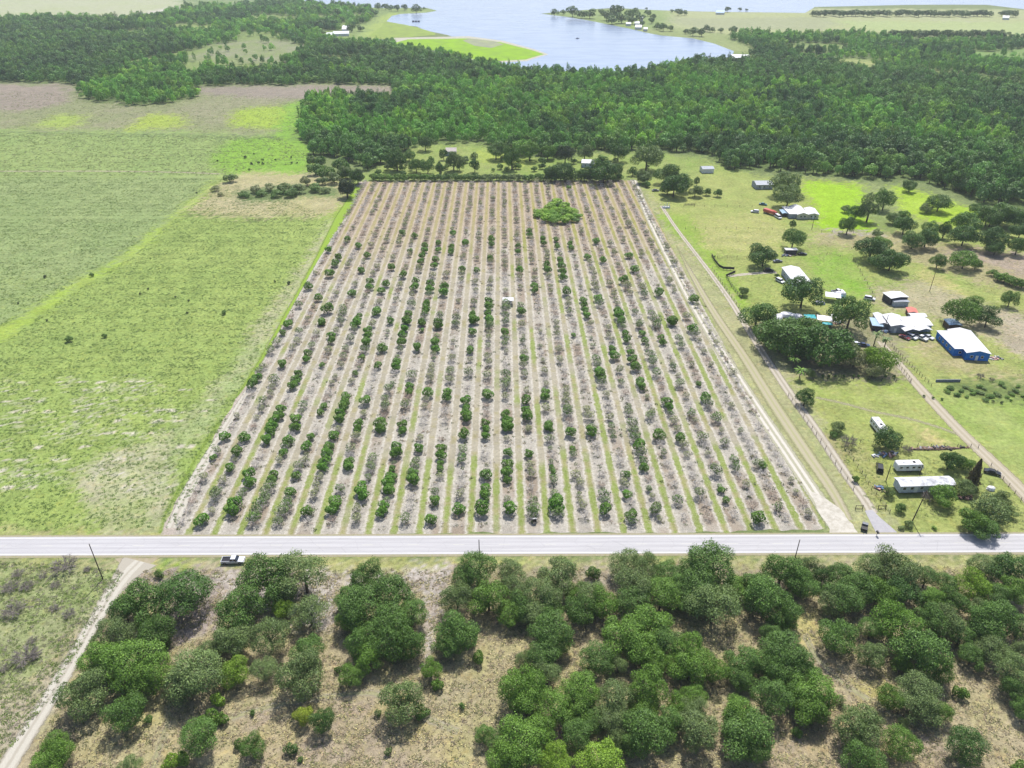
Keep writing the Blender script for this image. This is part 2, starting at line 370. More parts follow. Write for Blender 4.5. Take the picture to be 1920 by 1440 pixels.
# ---------------------------------------------------------------- orchard floor: the rows run away from the road
ROW = 6.97; X0 = 1.2; OY0, OY1 = 152.8, 489.5; OX0, OX1 = -93.6, 88.2
t = NT('orchard_soil'); P = t.pos(); sx = t.n('ShaderNodeSeparateXYZ'); t.put(sx.inputs[0], P)
px_, py_ = sx.outputs[0], sx.outputs[1]
wob = t.m_('MULTIPLY', t.m_('SUBTRACT', t.noise(P, 0.5, 4, 0.7), 0.5), 1.9)
xx = t.m_('ADD', px_, wob)
q = t.m_('DIVIDE', t.m_('SUBTRACT', xx, X0), ROW)
rowd = t.m_('ABSOLUTE', t.m_('MULTIPLY', t.m_('SUBTRACT', q, t.m_('ROUND', q)), ROW))      # distance from the tree row
strip = t.m_('FLOOR', q)
lane = t.m_('SUBTRACT', ROW / 2, rowd)                                                     # distance from the middle of the lane
cmb = t.n('ShaderNodeCombineXYZ'); t.put(cmb.inputs[0], t.m_('MULTIPLY', strip, 13.7)); t.put(cmb.inputs[1], py_)
along = t.noise(t.mapv(cmb.outputs[0], (1, 0.028, 1)), 1.0, 3, 0.6)
along2 = t.noise(t.mapv(cmb.outputs[0], (1, 0.06, 1)), 2.3, 3, 0.6)
nb = t.noise(P, 1.1, 5, 0.75); nf = t.noise(P, 4.5, 4, 0.75); big = t.noise(P, 0.045, 4, 0.6)
far = t.ramp(py_, 290, 430)
nx_ = t.noise(P, 9.0, 4, 0.8)
grn = t.m_('ADD', along, t.m_('ADD', t.m_('MULTIPLY', t.ramp(py_, 196, 176), .22), t.m_('MULTIPLY', t.ramp(px_, -5, 30), .13)))
grass = t.mix(t.ramp(grn, 0.52, 0.66), C4((204,196,178)), C4((156,180,80)))
grass = t.mix(t.m_('MULTIPLY', t.ramp(along2, 0.5, 0.62), .7), grass, C4((188,180,124)))
weed = t.ramp(t.m_('ADD', t.m_('MULTIPLY', nx_, .5), t.m_('MULTIPLY', nf, .5)), 0.5, 0.58)
grass = t.mix(t.m_('MULTIPLY', weed, .55), grass, C4((142,150,96)))
grass = t.mix(t.m_('MULTIPLY', t.ramp(t.m_('ADD', t.m_('MULTIPLY', nf, .6), t.m_('MULTIPLY', nb, .4)), 0.46, 0.6), 0.55), grass, C4((212,203,180)))
grass = t.mix(t.m_('MULTIPLY', far, 0.7), grass, C4((190,176,108)))
sand = t.mix(t.ramp(nb, 0.35, 0.65), C4((210,204,188)), C4((238,232,220)))
sand = t.mix(t.m_('MULTIPLY', far, 0.6), sand, C4((204,178,146)))
litter = t.mix(t.ramp(nx_, 0.38, 0.6), C4((160,154,142)), C4((232,227,214)))
litter = t.mix(t.ramp(nb, 0.48, 0.66), litter, C4((220,213,202)))
litter = t.mix(t.ramp(t.m_('ADD', big, t.m_('MULTIPLY', far, 0.24)), 0.48, 0.64), litter, t.mix(t.ramp(nx_, 0.38, 0.62), C4((158,142,126)), C4((210,196,176))))
c = t.mix(t.ramp(lane, 0.8, 1.15), grass, sand)
c = t.mix(t.ramp(lane, 1.35, 2.1), c, litter)
rut = t.m_('MULTIPLY', t.m_('MULTIPLY', t.ramp(t.m_('ABSOLUTE', t.m_('SUBTRACT', lane, 0.75)), 0.28, 0.1), t.ramp(along2, 0.35, 0.62)), 0.7)
c = t.mix(rut, c, C4((204,194,172)))
edge = t.m_('ADD', t.ramp(px_, -88.6, -90.6), 0.0)
c = t.mix(t.m_('MULTIPLY', edge, t.ramp(nb, 0.2, 0.5)), c, C4((216,204,192)))
patch = t.ramp(t.noise(P, 0.16, 4, .7), .42, .62); vv = t.m_('ADD', t.m_('SUBTRACT', 0.93, t.m_('MULTIPLY', patch, .12)), t.m_('ADD', t.m_('MULTIPLY', t.m_('SUBTRACT', nf, 0.5), 1.3), t.m_('MULTIPLY', t.m_('SUBTRACT', nb, 0.5), 0.6)))
sc = t.n('ShaderNodeVectorMath', operation='SCALE'); t.put(sc.inputs[0], c); t.put(sc.inputs[3], vv)
t.bsdf(sc.outputs[0], 0.95, bump=t.m_('ADD', nb, nf), bstr=0.6, bdist=0.2, spec=0.1); M_ORCH = t.m
gx = np.linspace(OX0, OX1, 61); gy = np.linspace(OY0, OY1, 121); A, B = np.meshgrid(gx, gy)
B2 = B + np.where(B == gy[0], (fbm(A / 4, A * 0, 4) - .5) * 3, 0); A2 = A + np.where(A == gx[0], (fbm(B / 5, B * 0, 9) - .5) * 2.5, 0)
ii = np.arange(A.size).reshape(A.shape)
Q = np.stack([ii[:-1, :-1], ii[:-1, 1:], ii[1:, 1:], ii[1:, :-1]], -1).reshape(-1, 4)
tag(link(bpy.data.objects.new('orchard_ground', mesh_np('orchard_ground', np.stack([A2.ravel(), B2.ravel(), np.full(A.size, .012)], -1), Q, [M_ORCH]))), kind='structure')

# ---------------------------------------------------------------- ribbons: tracks and roads
def smooth(pts, n=6):
    P = [Vector((*p, 0)) for p in pts]; P = [P[0] * 2 - P[1]] + P + [P[-1] * 2 - P[-2]]; out = []
    for i in range(1, len(P) - 2):
        a, b, c_, d_ = P[i - 1], P[i], P[i + 1], P[i + 2]
        for k in range(n):
            s = k / n; out.append(0.5 * ((2 * b) + (c_ - a) * s + (2 * a - 5 * b + 4 * c_ - d_) * s * s + (3 * b - a - 3 * c_ + d_) * s ** 3))
    out.append(P[-2]); return out
def ribbon(name, pts_px, width, z, mat, widths=None):
    c_ = smooth(wp(pts_px)); n = len(c_); V = []; U = []; L = 0
    for i, p in enumerate(c_):
        tng = (c_[min(n - 1, i + 1)] - c_[max(0, i - 1)]).normalized(); s = Vector((-tng.y, tng.x, 0))
        w = width if widths is None else np.interp(i / (n - 1), np.linspace(0, 1, len(widths)), widths)
        if i: L += (p - c_[i - 1]).length
        for k, u in enumerate((-1, -0.5, 0, 0.5, 1)):
            q_ = p + s * (u * w / 2); V.append((q_.x, q_.y, z)); U.append((u * w / 2, L, w / 2))
    Q = [(i * 5 + k, i * 5 + k + 1, i * 5 + k + 6, i * 5 + k + 5) for i in range(n - 1) for k in range(4)]
    me = mesh_np(name, V, Q, [mat]); a = me.attributes.new('across', 'FLOAT_VECTOR', 'POINT')
    a.data.foreach_set('vector', np.array(U, np.float32).ravel())
    me.flip_normals() if me.polygons[0].normal.z < 0 else None
    return tag(link(bpy.data.objects.new(name, me)), kind='structure')
def track_mat(name, c_rut, c_mid, c_edge, gauge=0.85, rutw=0.45, fade=0.8, midamt=1.0):
    t = NT(name); a = t.n('ShaderNodeAttribute', attribute_name='across').outputs['Vector']
    s = t.n('ShaderNodeSeparateXYZ'); t.put(s.inputs[0], a); P = t.pos()
    nb = t.noise(P, 0.9, 4, 0.7); nf = t.noise(P, 4, 3, 0.7); nl = t.noise(P, 0.12, 3)
    u = t.m_('ABSOLUTE', t.m_('ADD', s.outputs[0], t.m_('MULTIPLY', t.m_('SUBTRACT', nb, .5), 0.7)))
    rut = t.ramp(t.m_('ABSOLUTE', t.m_('SUBTRACT', u, gauge)), rutw * 1.3, rutw * 0.6)
    body = t.mix(t.ramp(nf, .35, .65), C4(c_mid), C4(c_edge))
    body = t.mix(t.m_('MULTIPLY', t.ramp(u, gauge, 0.1), 1 - midamt), body, C4(c_rut))
    c_ = t.mix(t.m_('MULTIPLY', rut, t.ramp(t.m_('ADD', nl, t.m_('MULTIPLY', nf, .3)), .3, .6)), body, C4(c_rut))
    v_ = t.m_('ADD', 0.95, t.m_('MULTIPLY', t.m_('SUBTRACT', nf, 0.5), 0.5))
    sc = t.n('ShaderNodeVectorMath', operation='SCALE'); t.put(sc.inputs[0], c_); t.put(sc.inputs[3], v_)
    al = t.ramp(t.m_('ADD', t.m_('SUBTRACT', s.outputs[2], t.m_('ABSOLUTE', s.outputs[0])), t.m_('MULTIPLY', t.m_('SUBTRACT', nb, .5), 1.6)), 0.0, fade)
    return t.bsdf(sc.outputs[0], 0.95, bump=nf, bstr=0.4, spec=0.1, alpha=al)
M_T1 = track_mat('sand_track', (242,236,226), (190,190,158), (206,202,184), 0.95, 0.5, 0.5)
M_T2 = track_mat('gravel_drive', (222,214,198), (186,176,160), (202,194,172), 0.8, 0.42, 0.5)
M_T3 = track_mat('dirt_track', (216,206,186), (204,192,172), (196,188,158), 0.9, 0.5, 0.8)
M_TG = track_mat('worn_grass', (206,198,170), (196,192,150), (188,190,138), 0.9, 0.6, 1.6)
M_TF = track_mat('faint_path', (208,200,176), (190,188,146), (186,184,144), 0.8, 0.4, 1.4)
M_SS = track_mat('pale_sand', (226,221,208), (212,206,192), (200,193,178), 0.9, 0.6, 0.7)
ribbon('sand_track', [(1188,338),(1202,372),(1222,418),(1252,478),(1290,552),(1330,622),(1370,688),(1420,766),(1478,852),(1530,930),(1566,985)], 5.2, 0.024, M_T1)
ribbon('worn_strip', [(1268,460),(1300,520),(1340,588),(1392,664),(1450,756),(1510,846),(1560,920),(1590,975)], 5.6, 0.018, M_TG, widths=[1.5,4,5,5.5,6,6,5,4])
ribbon('gravel_drive', [(1240,386),(1268,428),(1300,470),(1338,520),(1372,568),(1404,620),(1440,676),(1480,736),(1530,806),(1580,880),(1620,936),(1636,962)], 3.8, 0.03, M_T2, widths=[2.4,2.6,3.2,3.8,3.8,3.6])
ribbon('dirt_lane', [(1650,640),(1680,676),(1720,722),(1762,768),(1806,814),(1850,856),(1900,904),(1960,966)], 5.2, 0.024, M_T3, widths=[3.5,4.6,5,5.6,6.2])
ribbon('footpath', [(1530,745),(1580,756),(1640,772),(1700,784),(1750,798),(1800,816),(1822,828)], 2.4, 0.018, M_TF)
ribbon('driveway', [(1366,518),(1400,514),(1440,511),(1456,511)], 3.0, 0.036, M_T2)
ribbon('pasture_path', [(-30,321),(60,321),(200,321),(330,323),(412,326)], 3.5, 0.018, M_TF)
ribbon('south_sand_track', [(262,1052),(236,1078),(210,1112),(176,1168),(136,1236),(96,1304),(50,1378),(8,1446),(-30,1510)], 4.6, 0.024, M_SS, widths=[11,6,4.4,4.4,4.6,4.6,4.8])
ribbon('wood_path', [(312,1300),(318,1340),(306,1380),(290,1430),(280,1480)], 2.2, 0.018, M_TF)
ribbon('wood_path', [(420,1350),(520,1322),(620,1306),(700,1300),(760,1330),(860,1372)], 2.6, 0.018, M_TF)
ribbon('wood_path', [(1510,1190),(1530,1230),(1580,1280),(1660,1330),(1740,1370),(1840,1420)], 2.6, 0.018, M_TF)
def sheet(name, poly_px, z, mat, rag=0.5, n=4):
    P = wp(poly_px); out = []
    for i in range(len(P)):
        a, b = np.array(P[i]), np.array(P[(i + 1) % len(P)])
        for k in range(n):
            q_ = a + (b - a) * k / n; D = np.hypot(*q_); w = rag * D / 160
            s = 1 / (0.02 * D)
            out.append((q_[0] + (fbm(q_[0] * s, q_[1] * s, 5, 3) - .5) * 2 * w, q_[1] + (fbm(q_[0] * s, q_[1] * s, 55, 3) - .5) * 3 * w, z))
    import bmesh
    bm = bmesh.new(); f = bm.faces.new([bm.verts.new(p) for p in out]); bm.normal_update()
    if f.normal.z < 0: f.normal_flip()
    bmesh.ops.triangulate(bm, faces=bm.faces); me = bpy.data.meshes.new(name); bm.to_mesh(me); bm.free(); me.materials.append(mat)
    return tag(link(bpy.data.objects.new(name, me)), kind='structure')
def soil(name, a, b, scale=1.2, rough=.95, spec=0.1):
    t = NT(name); P = t.pos(); return t.bsdf(t.mix(t.ramp(t.noise(P, scale, 5, .7), .35, .65), C4(a), C4(b)), rough, bump=t.noise(P, scale * 3, 3), spec=spec)
sheet('sand_apron', [(1524,928),(1548,932),(1572,950),(1592,975),(1614,1004.5),(1554,1004.5),(1556,990),(1540,962)], 0.034, soil('white_sand', (236,231,220), (208,202,188), 0.6), 1.1, 6)
sheet('asphalt_apron', [(1622,958),(1636,956),(1652,972),(1690,1004.5),(1646,1004.5),(1634,982)], 0.042, soil('apron_asphalt', (196,194,200), (208,206,210), 0.8), 0.2)
sheet('track_mouth', [(216,1045.5),(300,1045.5),(284,1054),(262,1060),(246,1072),(226,1080),(232,1062)], 0.02, soil('trodden_sand', (196,184,160), (182,172,140), 0.8), 0.6)

M_MOWN = track_mat('mown_edge', (160,192,70), (152,188,64), (168,196,90), 0.9, .6, 2.0)
ribbon('mown_edge', [(672,350),(640,408),(600,478),(556,556),(520,622),(478,694),(440,748)], 4.5, 0.02, M_MOWN, widths=[6, 9, 5, 4, 4, 3.4, 2])
ribbon('mown_edge', [(410,792),(380,838),(345,900),(312,960),(300,1000)], 2.2, 0.02, M_MOWN)
ribbon('pale_margin', [(652,404),(600,488),(548,580),(492,684),(430,790),(360,908),(322,990)], 4.0, 0.022, M_SS, widths=[2, 2.4, 1.6, 1.6, 3.4, 4.2, 4])
# the road: asphalt with edge lines and a faint broken centre line
RY0, RY1 = 145.3, 151.7; RT = math.atan2(-2.4, 276)      # slight turn of the road
def ry(x, yy): return yy - 0.0087 * x
t = NT('old_asphalt'); P = t.pos()
n1 = t.noise(t.mapv(P, (0.05, 1.6, 1)), 1.0, 5, .6); n2 = t.noise(P, 6, 3, .7); n3 = t.noise(t.mapv(P, (.3, 2.2, 1)), 1.0, 3)
c = t.mix(t.ramp(n1, .3, .7), C4((208,207,211)), C4((224,223,227)))
vo = t.vor(t.mapv(P, (0.18, 0.5, 1)), 1.0).outputs['Distance']
c = t.mix(t.m_('MULTIPLY', t.ramp(t.noise(P, 1.5, 5, .8), .62, .72), .35), c, C4((176,174,180)))
sr = t.n('ShaderNodeSeparateXYZ'); t.put(sr.inputs[0], P); yr = t.m_('ADD', sr.outputs[1], t.m_('MULTIPLY', sr.outputs[0], 0.0087))
for yc in (146.1, 147.6, 149.4, 150.9):
    w_ = t.ramp(t.m_('ABSOLUTE', t.m_('SUBTRACT', yr, yc)), .55, .1); c = t.mix(t.m_('MULTIPLY', w_, t.m_('ADD', .12, t.m_('MULTIPLY', n1, .3))), c, C4((186,185,190)))
cr = t.ramp(t.vor(t.mapv(P, (.12, .12, 1)), 1.0).outputs['Distance'], .02, .0)
ck = t.n('ShaderNodeTexVoronoi', feature='DISTANCE_TO_EDGE'); t.put(ck.inputs['Vector'], t.mapv(P, (.16, .3, 1))); ck.inputs['Scale'].default_value = 1
c = t.mix(t.m_('MULTIPLY', t.ramp(ck.outputs['Distance'], .02, .004), .2), c, C4((170,168,170)))
t.bsdf(c, 0.9, bump=n2, bstr=.15, spec=.2); M_ROAD = t.m
def strip_mesh(name, y0, y1, z, mat, xa=-2500, xb=2500, step=25):
    xs_ = np.arange(xa, xb + .1, step); V = []
    for x in xs_: V += [(x, ry(x, y0), z), (x, ry(x, y1), z)]
    Q = [(2 * i, 2 * i + 2, 2 * i + 3, 2 * i + 1) for i in range(len(xs_) - 1)]
    return mesh_np(name, V, Q, [mat])
mb = strip_mesh('road', RY0 - .35, RY1 + .35, 0.05, M_ROAD)
road = tag(link(bpy.data.objects.new('road', mb)), kind='structure')
M_LINE = plain('line_paint', (250,250,250), .7, var=.03); M_CEN = plain('worn_centre_paint', (238,236,224), .8, var=.02)
for y_ in (RY0 + .05, RY1 - .2):
    tag(link(bpy.data.objects.new('edge_line', strip_mesh('edge_line', y_ - .1, y_ + .15, 0.056, M_LINE)), road), 'white edge line')
dash = None
for k in range(-11, 12):
    x = k * 12.2
    if dash is None: dash = mesh_np('centre_dash', [(-1.5, -.06, 0), (1.5, -.06, 0), (1.5, .06, 0), (-1.5, .06, 0)], [(0, 1, 2, 3)], [M_CEN])
    o = link(bpy.data.objects.new('centre_dash', dash), road); o.location = (x, ry(x, 148.55), 0.056)
M_SHO = soil('shoulder_gravel', (190,180,160), (176,174,132), 1.5)
for a, b in ((RY0 - 1.2, RY0 - .36), (RY1 + .36, RY1 + 1.0)):
    tag(link(bpy.data.objects.new('road_shoulder', strip_mesh('road_shoulder', a, b, 0.046, M_SHO))), kind='structure')

# ---------------------------------------------------------------- lake
t = NT('lake_water'); P = t.pos()
nw = t.noise(t.mapv(P, (1, .6, 1)), 0.35, 4, .7); nw2 = t.noise(t.mapv(P, (.02, .05, 1)), 1.0, 3)
b = t.n('ShaderNodeBsdfPrincipled'); t.put(b.inputs['Base Color'], t.mix(t.ramp(nw2, .35, .65), C4((150,170,208)), C4((168,186,216))))
b.inputs['Roughness'].default_value = .22; b.inputs['IOR'].default_value = 1.33
bp = t.n('ShaderNodeBump'); bp.inputs['Strength'].default_value = .35; bp.inputs['Distance'].default_value = .12; t.put(bp.inputs['Height'], nw)
t.t.links.new(bp.outputs[0], b.inputs['Normal']); t.t.links.new(b.outputs[0], t.out.inputs[0])
sheet('lake', LAKE, 0.10, t.m, 0.35, 3)
M_SHORE = soil('shore_sand', (214,210,200), (196,196,170), .2)
def shore(poly, mat, z=.16, name='marsh'): return sheet(name, poly, z, mat, .3, 4)
shore([(722,76),(742,71),(880,68),(944,77),(1004,93),(1029,102),(988,115),(912,119),(850,108),(790,92)], M_SHORE, .13, 'shore_sand')
shore([(735,82),(765,74),(880,72),(940,80),(1000,95),(1021,102),(985,112),(915,116),(860,106),(800,92)], soil('marsh_grass', (160,206,40), (146,184,60), .05), .16)
shore([(868,76),(880,72),(925,77),(945,84),(920,90),(890,86)], soil('marsh_mud', (160,166,142), (176,186,140), .06), .19, 'mud_flat')
shore([(690,68),(715,50),(722,40),(758,46),(785,52),(815,62),(815,66),(770,70),(710,71)], soil('marsh_sedge', (164,188,88), (150,170,90), .06), .16)
shore([(1195,131),(1225,124),(1258,120),(1245,128),(1215,134)], M_SHORE, .13, 'shore_sand')
shore([(1208,130),(1232,124),(1262,121),(1250,130)], soil('marsh_edge', (160,196,60), (150,184,70), .06), .16)
# ================================================================ FOLIAGE
def leaf_mat(name, inst):
    t = NT(name)
    if inst:
        a = t.n('ShaderNodeAttribute', attribute_name='tint'); a.attribute_type = 'INSTANCER'; colr = a.outputs['Color']
    else: colr = t.n('ShaderNodeObjectInfo').outputs['Color']
    g = t.n('ShaderNodeNewGeometry'); r = g.outputs['Random Per Island']
    s = t.n('ShaderNodeVectorMath', operation='SCALE'); t.put(s.inputs[0], colr)
    t.put(s.inputs[3], t.m_('ADD', 0.58, t.m_('MULTIPLY', r, 0.85)))
    c = t.mix(t.m_('MULTIPLY', t.ramp(r, .55, 1.0), .4), s.outputs[0], t.mix(1.0, s.outputs[0], (1.35, 1.15, .75, 1), 'MULTIPLY'))
    d_ = t.n('ShaderNodeBsdfPrincipled'); t.put(d_.inputs['Base Color'], c); d_.inputs['Roughness'].default_value = .55
    d_.inputs['Specular IOR Level'].default_value = .25
    tr = t.n('ShaderNodeBsdfTranslucent'); t.put(tr.inputs[0], t.mix(1.0, c, (1.15, 1.25, .6, 1), 'MULTIPLY'))
    mx = t.n('ShaderNodeMixShader'); mx.inputs[0].default_value = .18
    t.t.links.new(d_.outputs[0], mx.inputs[1]); t.t.links.new(tr.outputs[0], mx.inputs[2]); t.t.links.new(mx.outputs[0], t.out.inputs[0])
    return t.m
M_LEAF = leaf_mat('leaves', False); M_LEAFI = leaf_mat('leaves_mass', True)
M_TWIG = plain('grey_twigs', (208,202,196), .9, var=.14, k=1.08); M_TWIGD = plain('brown_twigs', (186,168,154), .9, var=.15, k=1.15)
M_BARK = plain('bark', (120,108,96), .9, var=.25); M_POLEW = plain('pole_wood', (112,98,86), .9, var=.25)

def cards(C, N, size, asp=1.0, rg=None):
    """leaf clump faces: centres C, normals N"""
    n = len(C); rg = rg or rng
    N = N / (np.linalg.norm(N, axis=1, keepdims=True) + 1e-9)
    R = rg.normal(size=(n, 3)); U = np.cross(N, R); U /= np.linalg.norm(U, axis=1, keepdims=True) + 1e-9; W = np.cross(N, U)
    s = (size * rg.uniform(.6, 1.35, n))[:, None] * .5
    V = np.stack([C - U * s, C - W * s * asp * rg.uniform(.7, 1.2, (n, 1)), C + U * s * 1.1, C + W * s * asp], 1).reshape(-1, 3)
    return V, np.arange(n * 4).reshape(n, 4)
def crown_points(seed, n, rx=1.0, rz=0.8, lobes=26, lr=(.26, .42), low=-.55, jit=.35, up=.25, fill=.08, coneness=0.0, rough=.05):
    """unit crown (radius 1) built from overlapping boughs"""
    g = np.random.default_rng(seed)
    # boughs spread over a rough dome
    L = []; k = 0
    while len(L) < lobes and k < 5000:
        k += 1; v = g.normal(size=3); v /= np.linalg.norm(v)
        if v[2] < low: continue
        rad = g.uniform(.42, .80) if len(L) > lobes * .2 else g.uniform(.0, .4)
        c_ = v * rad; r = g.uniform(*lr)
        zt = (c_[2] + 1) / 2
        f_ = 1 - coneness * zt
        c_ = np.array([c_[0] * f_, c_[1] * f_, c_[2]])
        L.append((*c_, r * (1 - .4 * coneness * zt)))
    L = np.array(L); w = L[:, 3] ** 2; w /= w.sum()
    m = int(n * 2.6); li = g.choice(len(L), m, p=w)
    D = g.normal(size=(m, 3)); D[:, 2] += up; D /= np.linalg.norm(D, axis=1, keepdims=True)
    rr = L[li, 3] * (1 + g.normal(size=m) * rough - fill * g.random(m))
    Cc = L[li, :3] + D * rr[:, None]
    # drop faces buried deep inside another bough
    keep = np.ones(m, bool)
    for j in range(len(L)):
        dd = np.linalg.norm(Cc - L[j, :3], axis=1); keep &= ~((dd < L[j, 3] * .80) & (li != j))
    keep &= Cc[:, 2] > low - .35
    Cc = Cc[keep][:n]; D = D[keep][:n]
    N = D + g.normal(size=D.shape) * jit + np.array((0, 0, .25))
    Cc = Cc * np.array((rx, rx, rz))
    return Cc, N, g
def make_crown(name, seed, n, leaf, mat, asp=.8, **kw):
    C_, N, g = crown_points(seed, n, **kw); V, Q = cards(C_, N, leaf, asp, g)
    V[:, 2] -= V[:, 2].min(); s = 1 / max(np.abs(V[:, :2]).max(), 1e-6) * 1.0
    return mesh_np(name, V, Q, [mat])
def trunk_mb(h, r, seed=0, limbs=5, spread=.5):
    rg = random.Random(seed); m = MB(); q = (rg.uniform(-.1, .1) * h * .3, rg.uniform(-.1, .1) * h * .3, h * .55)
    m.tube((0, 0, 0), q, r, r * .7, 7)
    for i in range(limbs):
        a = 2 * math.pi * (i + rg.random() * .6) / limbs; e = (q[0] + math.cos(a) * h * spread, q[1] + math.sin(a) * h * spread, h * rg.uniform(.85, 1.15))
        m.tube(q, e, r * .5, r * .18, 5)
    return m
def twig_arrays(seed, h=1.0, spread=.6, n1=8, n2=6, n3=4, w=.035):
    """a leafless bush as thin flat-sided twigs, height 1"""
    g = np.random.default_rng(seed); S = []
    def seg(a, b, w0, w1): S.append((a, b, w0, w1))
    root = np.zeros(3); fork = np.array((g.normal() * .03, g.normal() * .03, .22 * h)); seg(root, fork, w * 1.6, w * 1.3)
    for i in range(n1):
        a = 2 * math.pi * (i + g.random()) / n1; d1 = np.array((math.cos(a) * spread, math.sin(a) * spread, g.uniform(.3, .9))); d1 *= .45 * h / np.linalg.norm(d1)
        p1 = fork + d1; seg(fork, p1, w * 1.1, w * .7)
        for j in range(n2):
            d2 = d1 / np.linalg.norm(d1) + g.normal(size=3) * .55; d2 *= g.uniform(.2, .36) * h / np.linalg.norm(d2)
            s_ = fork + d1 * g.uniform(.4, 1.0); p2 = s_ + d2; seg(s_, p2, w * .6, w * .4)
            for k in range(n3):
                d3 = d2 / np.linalg.norm(d2) + g.normal(size=3) * .7; d3 *= g.uniform(.1, .2) * h / np.linalg.norm(d3)
                s3 = s_ + d2 * g.uniform(.3, 1.0); seg(s3, s3 + d3, w * .45, w * .25)
    V = []; Q = []
    for a, b, w0, w1 in S:
        t_ = b - a; u = np.cross(t_, g.normal(size=3)); u /= np.linalg.norm(u) + 1e-9; v = np.cross(t_, u); v /= np.linalg.norm(v) + 1e-9
        k = len(V); o = [(u), (-.5 * u + .87 * v), (-.5 * u - .87 * v)]
        V += [a + q_ * w0 * .5 for q_ in o] + [b + q_ * w1 * .5 for q_ in o]
        Q += [(k, k + 1, k + 4, k + 3), (k + 1, k + 2, k + 5, k + 4), (k + 2, k, k + 3, k + 5)]
    return np.array(V), np.array(Q)

# --- crown prototypes (radius about 1, base at 0); two materials: one for single trees, one for masses
BIG = [make_crown('crown', 100 + i, 11000, .047, M_LEAF, lobes=26 + 3 * i, rz=.84 + .06 * (i % 3), lr=(.2, .38), jit=.65, rough=.17) for i in range(6)]
OAKS = [make_crown('crown', 130 + i, 6500, .062, M_LEAF, lobes=22 + 2 * i, rz=.7, lr=(.22, .4), jit=.55, rough=.14) for i in range(4)]
FEA = [make_crown('crown', 160 + i, 9500, .044, M_LEAF, lobes=36, rz=.85, lr=(.2, .34), jit=.8, up=.7, rough=.22) for i in range(3)]       # feathery
TALL = [make_crown('crown', 190 + i, 1800, .11, M_LEAF, lobes=18, rz=1.7, lr=(.24, .4), jit=.6, rough=.1) for i in range(3)]
def conifer_mesh(seed, n):
    g = np.random.default_rng(seed); z = g.random(n) ** 1.15; a = g.uniform(0, 6.283, n); r = (1 - z) ** .8 * (.55 + .45 * g.random(n)) * (1 + .3 * np.sin(a * 5 + z * 22)) + .04
    C_ = np.stack([np.cos(a) * r * .95, np.sin(a) * r * .95, z * 3.6], 1); N = np.stack([np.cos(a), np.sin(a), .7 + g.normal(0, .4, n)], 1) + g.normal(0, .5, (n, 3))
    v, q = cards(C_, N, .17, .7, g); v[:, 2] -= v[:, 2].min(); return mesh_np('crown', v, q, [M_LEAF])
CONE = [conifer_mesh(210, 4200)]
BUSH = [make_crown('crown', 230 + i, 1300, .13, M_LEAF, lobes=14, rz=.72, lr=(.3, .48), jit=.5, low=-.3) for i in range(4)]
FAR = [make_crown('crown_mass', 300 + i, 620, .17, M_LEAFI, lobes=16, rz=.85, lr=(.28, .44), jit=.5) for i in range(4)]
FART = [make_crown('crown_mass', 330 + i, 480, .19, M_LEAFI, lobes=12, rz=1.7, lr=(.28, .44), jit=.5) for i in range(3)]
FAR_O = [make_crown('crown', 300 + i, 900, .15, M_LEAF, lobes=16, rz=.85, lr=(.28, .44), jit=.5) for i in range(4)]
FART_O = [make_crown('crown', 330 + i, 700, .16, M_LEAF, lobes=12, rz=1.7, lr=(.28, .44), jit=.5) for i in range(3)]
def combo(name, parts, mats):
    V = []; Q = []; mi = []; k = 0
    for (v, q, m) in parts: V.append(v); Q.append(np.asarray(q) + k); mi.append(np.full(len(q), m)); k += len(v)
    return mesh_np(name, np.concatenate(V), np.concatenate(Q), mats, np.concatenate(mi))
def citrus(seed, kind, leafm):
    """small orchard tree of width 2 and height about 1.7: green, sparse or bare"""
    g = np.random.default_rng(seed)
    tv, tq = twig_arrays(seed, 1.45, .75, 9, 6, 4, .055)
    if kind == 'bare': return combo('bare_citrus', [(tv, tq, 0)], [M_TWIG if seed % 3 else M_TWIGD])
    n = 1000 if kind == 'green' else 300
    C_, N, g2 = crown_points(seed + 1, n, rz=.85, lobes=16 if kind == 'green' else 13, lr=(.5, .62) if kind == 'green' else (.42, .54), jit=.45, low=-.6)
    C_ *= .8
    C_[:, 2] += .84 if kind == 'green' else .9
    v, q = cards(C_, N, .16 if kind == 'green' else .15, .8, g2)
    if kind == 'green': tv, tq = twig_arrays(seed, 1.0, .6, 4, 1, 0, .1)
    return combo('citrus', [(v, q, 0), (tv, tq, 1)], [leafm, M_TWIG])
CG = [citrus(400 + i, 'green', M_LEAF) for i in range(6)]; CS = [citrus(420 + i, 'sparse', M_LEAF) for i in range(6)]
CBR = [citrus(441 + i, 'bare', M_LEAF) for i in range(6)]
CSI = [citrus(470 + i, 'sparse', M_LEAFI) for i in range(3)]; CGI = [citrus(480 + i, 'green', M_LEAFI) for i in range(3)]
TRUNK = [trunk_mb(1.0, .07, i).mesh('trunk', M_BARK) for i in range(4)]

LEAFK = 2.12
TONE = {'d': (62,94,50), 'm': (76,108,58), 'g': (84,118,54), 's': (92,114,80), 'b': (102,134,54), 'y': (126,146,60), 'gr': (120,130,108), 'br': (84,78,60), 'k': (54,72,56)}
TKEY = {k: to_lin(v) * LEAFK * np.array((1.08, 1.03, .74)) for k, v in TONE.items()}
def tone(o, key, var=.12):
    c_ = TKEY[key] * (1 + random.uniform(-var, var)); o.color = (*[float(v) for v in c_], 1)

